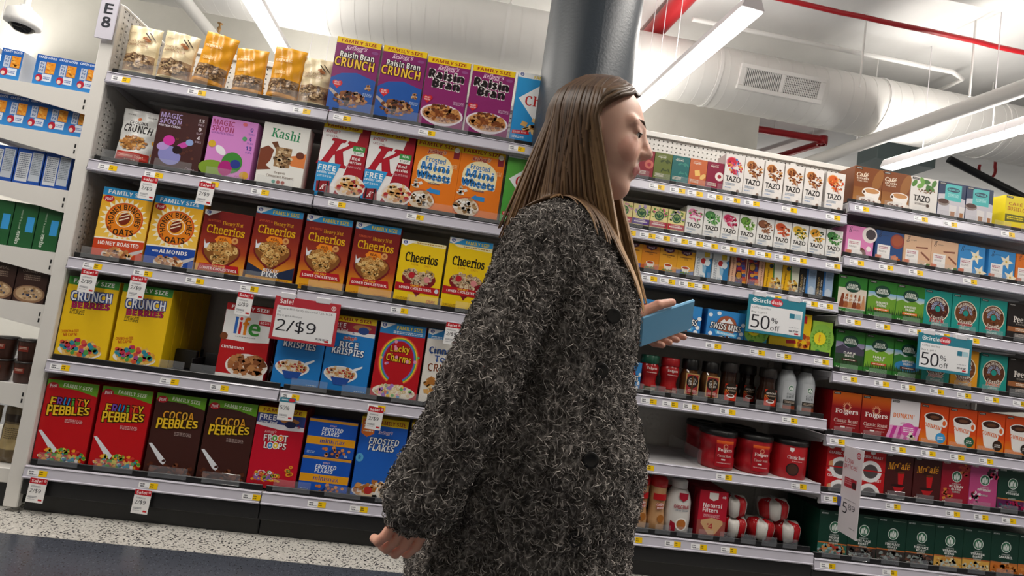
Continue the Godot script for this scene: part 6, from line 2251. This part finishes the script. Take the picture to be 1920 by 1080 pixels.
func shopper() -> void:
	var at := Vector3(1.82, 0, 1.18)
	var o := thing("person", "woman in a fuzzy grey tweed coat walking past with a blue phone", "person", at)
	var V := func(x: float, y: float, z: float) -> Vector3: return Vector3(x, y, z) - at
	var sk := mat("ffffff", 0.5)
	sk.vertex_color_use_as_albedo = true
	sk.subsurf_scatter_enabled = true
	sk.subsurf_scatter_strength = 0.15
	var tone := hx("e8b8a2")
	var body := fresh()
	# head, in its own frame: x forward, y up, z to her right
	var hp := [ell(Vector3(-0.012, 0.03, 0), Vector3(0.092, 0.088, 0.073)), ell(Vector3(0.028, -0.03, 0), Vector3(0.06, 0.085, 0.057), 0.03)]
	hp.append(cap(Vector3(-0.035, -0.08, 0), Vector3(-0.055, -0.2, 0), 0.048, 0.054, 0.03))
	for s in [-1, 1]:
		hp.append(cap(Vector3(0.0, -0.07, 0.04 * s), Vector3(0.056, -0.099, 0.006 * s), 0.022, 0.02, 0.02))
		hp.append(ell(Vector3(0.056, -0.03, 0.035 * s), Vector3(0.022, 0.022, 0.02), 0.025))
		hp.append(cap(Vector3(0.076, 0.024, 0.012 * s), Vector3(0.064, 0.026, 0.046 * s), 0.011, 0.01, 0.012))
		hp.append(cut(Vector3(0.094, 0.006, 0.031 * s), 0.0125, 0.014))
		hp.append(cap(Vector3(0.0775, 0.0125, 0.021 * s), Vector3(0.0745, 0.0115, 0.042 * s), 0.0068, 0.006, 0.004))
		hp.append(cap(Vector3(0.0765, -0.0045, 0.021 * s), Vector3(0.0735, -0.004, 0.041 * s), 0.0058, 0.0052, 0.005))
		hp.append(ell(Vector3(-0.012, -0.01, 0.072 * s), Vector3(0.017, 0.03, 0.009), 0.006))
	hp.append(cap(Vector3(0.084, 0.012, 0), Vector3(0.102, -0.02, 0), 0.008, 0.0105, 0.008))
	for s in [-1, 1]: hp.append(ell(Vector3(0.092, -0.025, 0.009 * s), Vector3(0.01, 0.007, 0.007), 0.006))
	hp.append(cap(Vector3(0.08, -0.056, -0.017), Vector3(0.0855, -0.055, 0.0), 0.005, 0.0068, 0.008))
	hp.append(cap(Vector3(0.08, -0.056, 0.017), Vector3(0.0855, -0.055, 0.0), 0.005, 0.0068, 0.008))
	hp.append(cap(Vector3(0.0795, -0.067, -0.01), Vector3(0.0795, -0.067, 0.01), 0.0075, 0.0075, 0.008))
	var hx_ := Transform3D(Basis.from_euler(Vector3(0, -0.36, -0.1)), V.call(1.842, 1.418, 1.25))
	var hn := nets(hp, Vector3(-0.13, -0.215, -0.105), Vector3(0.13, 0.135, 0.105), 0.0042)
	skin(body, hn, hx_, tone)
	for i in hn[0].size():
		var q: Vector3 = hn[0][i]
		if q.x > 0.07 and pow(q.z / 0.021, 2) + pow((q.y + 0.061) / 0.0125, 2) < 1.0: body[1][i] = hx("c87c76")
		elif (q - Vector3(0.065, -0.03, 0.042 * signf(q.z))).length() < 0.026: body[1][i] = tone.lerp(hx("d0806c"), 0.35)
	# trunk, arms and legs under the clothes
	var bp := [cap(V.call(1.79, 1.26, 1.215), V.call(1.8, 1.13, 1.19), 0.05, 0.085, 0.05), cap(V.call(1.81, 1.12, 1.19), V.call(1.82, 0.82, 1.18), 0.1, 0.11, 0.05)]
	bp.append(cap(V.call(1.745, 1.165, 1.31), V.call(1.655, 0.9, 1.39), 0.045, 0.038, 0.03))
	bp.append(cap(V.call(1.655, 0.9, 1.39), V.call(1.592, 0.67, 1.376), 0.036, 0.025, 0.01))
	bp.append(cap(V.call(1.875, 1.17, 1.06), V.call(1.86, 0.93, 1.06), 0.045, 0.038, 0.03))
	bp.append(cap(V.call(1.86, 0.93, 1.06), V.call(1.95, 1.02, 1.19), 0.036, 0.025, 0.01))
	var legs := [[1.8, 0.8, 1.245, 1.74, 0.44, 1.245, 1.6, 0.13, 1.24], [1.83, 0.8, 1.11, 1.92, 0.44, 1.105, 1.97, 0.09, 1.1]]
	for l in legs:
		bp.append(cap(V.call(l[0], l[1], l[2]), V.call(l[3], l[4], l[5]), 0.08, 0.05, 0.03))
		bp.append(cap(V.call(l[3], l[4], l[5]), V.call(l[6], l[7], l[8]), 0.05, 0.034, 0.015))
	skin(body, nets(bp, V.call(1.5, 0.05, 0.97), V.call(2.05, 1.33, 1.45), 0.014), Transform3D(), tone)
	# her right hand hangs, half closed
	var rh := []
	var len_ := [0.85, 1.0, 1.08, 1.0]
	for k in 4:
		var x := -0.032 + k * 0.0205
		var f: float = len_[k]
		rh.append(cap(Vector3(x * 0.55, 0.01, 0), Vector3(x, -0.07, 0.002), 0.017, 0.0115, 0.012))
		rh.append(cap(Vector3(x, -0.07, 0.002), Vector3(x * 1.02, -0.07 - 0.034 * f, -0.004), 0.0098, 0.0092, 0.004))
		rh.append(cap(Vector3(x * 1.02, -0.07 - 0.034 * f, -0.004), Vector3(x, -0.07 - 0.056 * f, -0.02), 0.0092, 0.0085, 0.003))
		rh.append(cap(Vector3(x, -0.07 - 0.056 * f, -0.02), Vector3(x, -0.07 - 0.062 * f, -0.04), 0.0085, 0.0075, 0.003))
	rh.append(cap(Vector3(0.018, -0.012, -0.006), Vector3(0.043, -0.05, -0.014), 0.014, 0.0115, 0.008))
	rh.append(cap(Vector3(0.043, -0.05, -0.014), Vector3(0.046, -0.08, -0.022), 0.0112, 0.0085, 0.003))
	skin(body, nets(rh, Vector3(-0.06, -0.145, -0.065), Vector3(0.075, 0.035, 0.03), 0.0032), Transform3D(Basis.from_euler(Vector3(0.08, 0.45, -0.3)), V.call(1.597, 0.708, 1.374)), hx("e4ab94"))
	# her left hand grips the phone by its end: thumb along the upper edge, fingers under the lower one
	var nb := Vector3(0.45, -0.35, 0.82).normalized()
	var pu := Vector3(0.866, 0.39, -0.314)
	pu = (pu - nb * pu.dot(nb)).normalized()
	var pv := nb.cross(pu).normalized()
	var pc: Vector3 = V.call(2.05, 1.057, 1.205)
	var P := func(a: float, b: float, c: float) -> Vector3: return pc + pu * a + pv * b + nb * c
	var wrist: Vector3 = V.call(1.945, 1.018, 1.19)
	var lh := []
	for k in 4:
		var a := -0.03 + k * 0.021
		var f: float = len_[3 - k]
		lh.append(cap(wrist, P.call(-0.066 + k * 0.004, -0.03 + k * 0.016, -0.02), 0.019, 0.0125, 0.014))
		var b0: Vector3 = P.call(-0.066 + k * 0.004, -0.034 + k * 0.008, -0.02)
		var b1: Vector3 = P.call(a - 0.012, -0.034 - k * 0.001, -0.021)
		var b2: Vector3 = P.call(a + 0.004, -0.0465, -0.006)
		var b3: Vector3 = P.call(a + 0.01, -0.044, 0.0125)
		lh.append(cap(b0, b1, 0.0098, 0.0092, 0.005))
		lh.append(cap(b1, b2, 0.0092, 0.0085, 0.003))
		lh.append(cap(b2, b3, 0.0085, 0.0072, 0.003))
	lh.append(cap(wrist, P.call(-0.07, 0.036, -0.012), 0.017, 0.013, 0.014))
	lh.append(cap(P.call(-0.07, 0.036, -0.012), P.call(-0.026, 0.049, -0.004), 0.0125, 0.0105, 0.005))
	lh.append(cap(P.call(-0.026, 0.049, -0.004), P.call(0.008, 0.0475, 0.001), 0.0103, 0.0085, 0.003))
	var lo := pc - Vector3(0.14, 0.1, 0.09)
	skin(body, nets(lh, lo, pc + Vector3(0.09, 0.1, 0.09), 0.0034), Transform3D(), hx("e2a890"))
	part("body", woven(body), sk, o)
	# eyes and brows
	var ew := mat("e8e0da", 0.15)
	var ei := mat("2c1c14", 0.1)
	for s in [-1, 1]:
		var c: Vector3 = hx_ * Vector3(0.0708, 0.005, 0.031 * s)
		var eb := SphereMesh.new()
		eb.radius = 0.0112
		eb.height = 0.0224
		var en := part("eye", eb, ew, o, c)
		var ir := SphereMesh.new()
		ir.radius = 0.0055
		ir.height = 0.011
		part("iris", ir, ei, en, hx_.basis * Vector3(0.007, -0.0012, 0.0015))
		var lid := st()
		tube(lid, [Vector3(0.0805, 0.0072, 0.021 * s), Vector3(0.0842, 0.0088, 0.031 * s), Vector3(0.0785, 0.0062, 0.044 * s)].map(func(q): return hx_ * q), 0.0013, 6)
		part("lash", fin(lid), ei, o)
		var br := st()
		tube(br, [Vector3(0.0855, 0.028, 0.012 * s), Vector3(0.0815, 0.034, 0.03 * s), Vector3(0.066, 0.031, 0.05 * s)].map(func(q): return hx_ * q), 0.0026, 6)
		part("brow", fin(br), mat("5a4032", 0.8), o)
	# coat
	var cp := []
	for s in [-1, 1]:
		cp.append(cap(V.call(1.81, 1.17, 1.185 + 0.075 * s), V.call(1.835, 1.05, 1.185 + 0.075 * s), 0.085, 0.108, 0.06))
		cp.append(cap(V.call(1.835, 1.05, 1.185 + 0.075 * s), V.call(1.845, 0.75, 1.18 + 0.08 * s), 0.108, 0.145, 0.06))
		cp.append(cap(V.call(1.79, 1.08, 1.185 + 0.07 * s), V.call(1.77, 0.75, 1.18 + 0.08 * s), 0.105, 0.14, 0.06))
		cp.append(cap(V.call(1.845, 0.75, 1.18 + 0.08 * s), V.call(1.86, 0.46, 1.175 + 0.08 * s), 0.145, 0.15, 0.06))
		cp.append(cap(V.call(1.77, 0.75, 1.18 + 0.08 * s), V.call(1.735, 0.46, 1.17 + 0.08 * s), 0.14, 0.155, 0.06))
	cp.append(cap(V.call(1.775, 1.19, 1.28), V.call(1.745, 1.165, 1.31), 0.07, 0.072, 0.03))
	cp.append(cap(V.call(1.745, 1.165, 1.31), V.call(1.655, 0.9, 1.39), 0.072, 0.066, 0.014))
	cp.append(cap(V.call(1.655, 0.9, 1.39), V.call(1.588, 0.69, 1.378), 0.066, 0.06, 0.006))
	cp.append(cap(V.call(1.875, 1.17, 1.06), V.call(1.86, 0.93, 1.06), 0.07, 0.066, 0.03))
	cp.append(cap(V.call(1.86, 0.93, 1.06), V.call(1.93, 1.005, 1.175), 0.064, 0.052, 0.015))
	# the turned-up collar
	for k in 7:
		var a0 := 0.75 + k * 0.8
		var c0: Vector3 = V.call(1.8, 1.225, 1.205)
		cp.append(cap(c0 + Vector3(cos(a0) * 0.07, 0.012 * cos(a0), sin(a0) * 0.075), c0 + Vector3(cos(a0 + 0.8) * 0.07, 0.012 * cos(a0 + 0.8), sin(a0 + 0.8) * 0.075), 0.02, 0.02, 0.02))
	var cn := nets(cp, V.call(1.46, 0.27, 0.9), V.call(2.08, 1.31, 1.49), 0.0105)
	var nz := FastNoiseLite.new()
	nz.seed = 11
	nz.frequency = 28.0
	nz.fractal_octaves = 2
	var fold := FastNoiseLite.new()
	fold.seed = 4
	fold.frequency = 4.0
	var coat := fresh()
	skin(coat, cn, Transform3D(), Color.WHITE)
	var shell := woven(coat)
	var arr := shell.surface_get_arrays(0)
	var sv: PackedVector3Array = arr[Mesh.ARRAY_VERTEX]
	var sn: PackedVector3Array = arr[Mesh.ARRAY_NORMAL]
	for i in sv.size():
		var q := sv[i]
		var fo := fold.get_noise_3d(q.x * 2.2, q.y * 0.7, q.z * 2.2) * 0.02 * clampf((1.2 - q.y) * 1.5, 0.2, 1.0)
		coat[0][i] = q + sn[i] * (nz.get_noise_3dv(q) * 0.006 + fo)
	var cm := woven(coat)
	var tweed := mat("ffffff", 0.95, 0, 0.2)
	var rid := FastNoiseLite.new()
	rid.seed = 21
	rid.noise_type = FastNoiseLite.TYPE_SIMPLEX
	rid.fractal_type = FastNoiseLite.FRACTAL_RIDGED
	rid.fractal_octaves = 3
	rid.frequency = 0.022
	var rim := rid.get_seamless_image(512, 512)
	var big := FastNoiseLite.new()
	big.seed = 8
	big.frequency = 0.012
	var bim := big.get_seamless_image(512, 512)
	var gr := Gradient.new()
	gr.offsets = PackedFloat32Array([0.0, 0.35, 0.6, 0.8, 1.0])
	gr.colors = PackedColorArray([Color.html("2a2827"), Color.html("56514e"), Color.html("938d88"), Color.html("c8c0b9"), Color.html("e0d8d0")])
	var ci := Image.create(512, 512, false, Image.FORMAT_RGB8)
	for y in 512:
		for x in 512: ci.set_pixel(x, y, gr.sample(clampf(rim.get_pixel(x, y).r * 0.75 + (bim.get_pixel(x, y).r - 0.5) * 0.5, 0, 1)))
	tweed.albedo_texture = ImageTexture.create_from_image(ci)
	rim.bump_map_to_normal_map(6.0)
	tweed.normal_enabled = true
	tweed.normal_texture = ImageTexture.create_from_image(rim)
	tweed.normal_scale = 1.0
	tweed.uv1_triplanar = true
	tweed.uv1_scale = Vector3(4.5, 3.2, 4.5)
	tweed.rim_enabled = true
	tweed.rim = 0.3
	var ct := part("coat", cm, tweed, o)
	# the bouclé yarn standing off the cloth: little loops of grey and black, past counting
	var tuft := st()
	tube(tuft, [Vector3(0, -0.001, 0), Vector3(0.0025, 0.0035, 0), Vector3(0.0075, 0.0055, 0.001), Vector3(0.0115, 0.003, 0.002), Vector3(0.0125, -0.001, 0.002)], 0.0008, 3, false)
	var mm := MultiMesh.new()
	mm.transform_format = MultiMesh.TRANSFORM_3D
	mm.use_colors = true
	mm.mesh = fin(tuft)
	var ca := cm.surface_get_arrays(0)
	var cv: PackedVector3Array = ca[Mesh.ARRAY_VERTEX]
	var cnn: PackedVector3Array = ca[Mesh.ARRAY_NORMAL]
	mm.instance_count = 60000
	var greys := [hx("403d3b"), hx("686360"), hx("89837e"), hx("a69f99"), hx("beb6af"), hx("54504d")]
	for i in mm.instance_count:
		var j := rng.randi() % cv.size()
		var up := cnn[j]
		var side := up.cross(Vector3(rng.randf() - 0.5, rng.randf() - 0.5, rng.randf() - 0.5)).normalized()
		var s := rng.randf_range(0.5, 1.1)
		mm.set_instance_transform(i, Transform3D(Basis(side, up, side.cross(up)).scaled_local(Vector3.ONE * s), cv[j] + side * rng.randf_range(-0.006, 0.006)))
		mm.set_instance_color(i, greys[rng.randi() % greys.size()])
	var fz := MultiMeshInstance3D.new()
	fz.multimesh = mm
	var fm := mat("ffffff", 0.95, 0, 0.2)
	fm.vertex_color_use_as_albedo = true
	fz.material_override = fm
	fz.name = "yarn_loops"
	fz.set_meta("kind", "stuff")
	ct.add_child(fz)
	# four dark buttons down the front
	for q in [[1.879, 1.045], [1.868, 0.945], [1.86, 0.795], [1.852, 0.662]]:
		var z := 1.6
		while z > 1.1 and field(V.call(q[0], q[1], z), cp) > 0.004: z -= 0.004
		var bt := part("button", lathed([0, 0, 0.013, 0, 0.0145, 0.003, 0.013, 0.006, 0.009, 0.0045, 0, 0.0045], 18), mat("141212", 0.3), ct, V.call(q[0], q[1], z))
		bt.rotation.x = PI / 2
	# dark top at the neck, trousers and boots
	var blk := mat("141416", 0.8)
	var tp := fresh()
	skin(tp, nets([cap(V.call(1.805, 1.275, 1.222), V.call(1.82, 1.18, 1.2), 0.057, 0.085, 0.03)], V.call(1.68, 1.1, 1.07), V.call(1.96, 1.345, 1.36), 0.01), Transform3D(), Color.WHITE)
	part("dark_top", woven(tp), blk, o)
	for l in legs:
		var tr := fresh()
		skin(tr, nets([cap(V.call(l[0], l[1], l[2]), V.call(l[3], l[4], l[5]), 0.09, 0.066, 0.03), cap(V.call(l[3], l[4], l[5]), V.call(l[6], l[7] + 0.03, l[8]), 0.066, 0.052, 0.015)], V.call(1.48, 0.06, l[2] - 0.12), V.call(2.08, 0.92, l[2] + 0.12), 0.013), Transform3D(), Color.WHITE)
		part("trouser_leg", woven(tr), mat("1c1d22", 0.85), o)
		var bo := fresh()
		var heel := 0.05 if l[0] < 1.82 else 0.0
		skin(bo, nets([cap(V.call(l[6], 0.16 + heel, l[8]), V.call(l[6] - 0.01, 0.06 + heel, l[8]), 0.05, 0.044, 0.02), cap(V.call(l[6] - 0.01, 0.045 + heel, l[8]), V.call(l[6] + 0.14, 0.036, l[8]), 0.042, 0.034, 0.02)], V.call(l[6] - 0.09, -0.01, l[8] - 0.09), V.call(l[6] + 0.21, 0.28, l[8] + 0.09), 0.01), Transform3D(), Color.WHITE)
		part("boot", woven(bo), mat("121112", 0.4), o)
	# hair: a cap on the skull and long strands parted in the middle
	var hair := fresh()
	var cap_net := nets([ell(Vector3(-0.02, 0.034, 0), Vector3(0.096, 0.094, 0.079)), ell(Vector3(-0.05, -0.04, 0), Vector3(0.062, 0.09, 0.07), 0.03), cut(Vector3(0.13, -0.03, 0), 0.158, 0.006)], Vector3(-0.14, -0.15, -0.1), Vector3(0.1, 0.15, 0.1), 0.006)
	skin(hair, cap_net, hx_, hx("47342a"))
	part("hair_cap", woven(hair), M.hair, o)
	var strands := fresh()
	var wear := cp.slice(0, 3) + cp.slice(5, 8) + cp.slice(10, 12) + cp.slice(13, 14)
	for i in 760:
		var s := -1 if i % 2 else 1
		var az_ := deg_to_rad(lerpf(28, 180, pow(rng.randf(), 0.9)))
		var az0 := az_
		var late := rng.randf_range(0.05, 0.38)
		var root := lerpf(0.056, -0.085, clampf((az_ - 0.6) / 2.5, 0, 1))
		var path := []
		var out_ := rng.randf_range(-0.002, 0.008)
		for k in 10:
			var th := deg_to_rad(lerpf(6, 100, k / 9.0))
			az_ = maxf(az0, lerpf(az0, 1.42 if s > 0 else 1.35, smoothstep(late, late + 0.6, k / 9.0)))
			var w := pow(minf(1.0, k / 6.0), 0.8)
			var e3 := Vector3(-0.018 + cos(az_) * sin(th) * (0.096 + out_), 0.03 + cos(th) * (0.098 + out_ * 0.6), s * sin(az_) * sin(th) * (0.084 + out_))
			var top := Vector3(root, minf(e3.y, 0.03 + 0.1 * sqrt(maxf(0.0, 1.0 - pow((root + 0.018) / 0.102, 2)))), s * 0.004 * k)
			path.append(hx_ * top.lerp(e3, w))
		var back := clampf((az_ - 1.5) / 1.2, 0, 1)
		var tip := rng.randf_range(1.08, 1.15) if back < 0.2 else rng.randf_range(1.19, 1.26)
		var sway := rng.randf_range(-0.003, 0.003)
		var dx := lerpf(0.004, -0.003, back) + sway
		while path[-1].y > tip and path.size() < 30:
			var q: Vector3 = path[-1] + Vector3(dx, -0.02, sway * 0.6 + (1.225 - at.z - path[-1].z) * 0.035)
			for j in 2:
				var d := field(q, wear)
				if d > 0.01: break
				var g := Vector3(field(q + Vector3(0.004, 0, 0), wear) - d, field(q + Vector3(0, 0.004, 0), wear) - d, field(q + Vector3(0, 0, 0.004), wear) - d).normalized()
				q += g * (0.012 - d)
			path.append(q)
		var base := hx(["3a291f", "423024", "4c382a", "563f30"][rng.randi() % 4])
		var end := hx(["76593f", "866646", "967450", "6a503a"][rng.randi() % 4]) if back > 0.15 else hx(["a88256", "bc9464", "987450"][rng.randi() % 3])
		var m: int = path.size()
		var b0: int = strands[0].size()
		for k in m:
			var dd: Vector3 = (path[mini(k + 1, m - 1)] - path[maxi(k - 1, 0)]).normalized()
			var u := dd.cross(Vector3(0.3, 0.1, 1)).normalized()
			var w2 := dd.cross(u)
			var rad := 0.0027 * (1.0 - 0.75 * pow(float(k) / (m - 1), 2.0))
			for c in 4:
				strands[0].append(path[k] + (u * cos(TAU * c / 4) * 2.4 + w2 * sin(TAU * c / 4)) * rad)
				strands[1].append(base.lerp(end, pow(float(k) / (m - 1), 1.6)))
			if k:
				for c in 4:
					var c1 := (c + 1) % 4
					var r0 := b0 + (k - 1) * 4
					var r1 := b0 + k * 4
					strands[2].append_array(PackedInt32Array([r0 + c, r1 + c, r1 + c1, r0 + c, r1 + c1, r0 + c1]))
	var hm := part("hair", woven(strands), M.hair, o)
	hm.set_meta("kind", "stuff")
	# the phone in her hand
	var ph := thing("phone", "blue-cased phone held in the shopper's far hand", "phone", at + pc)
	ph.basis = Basis(pu, pv, nb)
	part("case", boxmesh(Vector3(-0.075, -0.037, -0.004), Vector3(0.075, 0.037, 0.0045), 0.003), mat("84c8f4", 0.4), ph)
	part("screen", boxmesh(Vector3(-0.071, -0.033, -0.0048), Vector3(0.071, 0.033, -0.0039)), mat("0a0a0c", 0.08), ph)
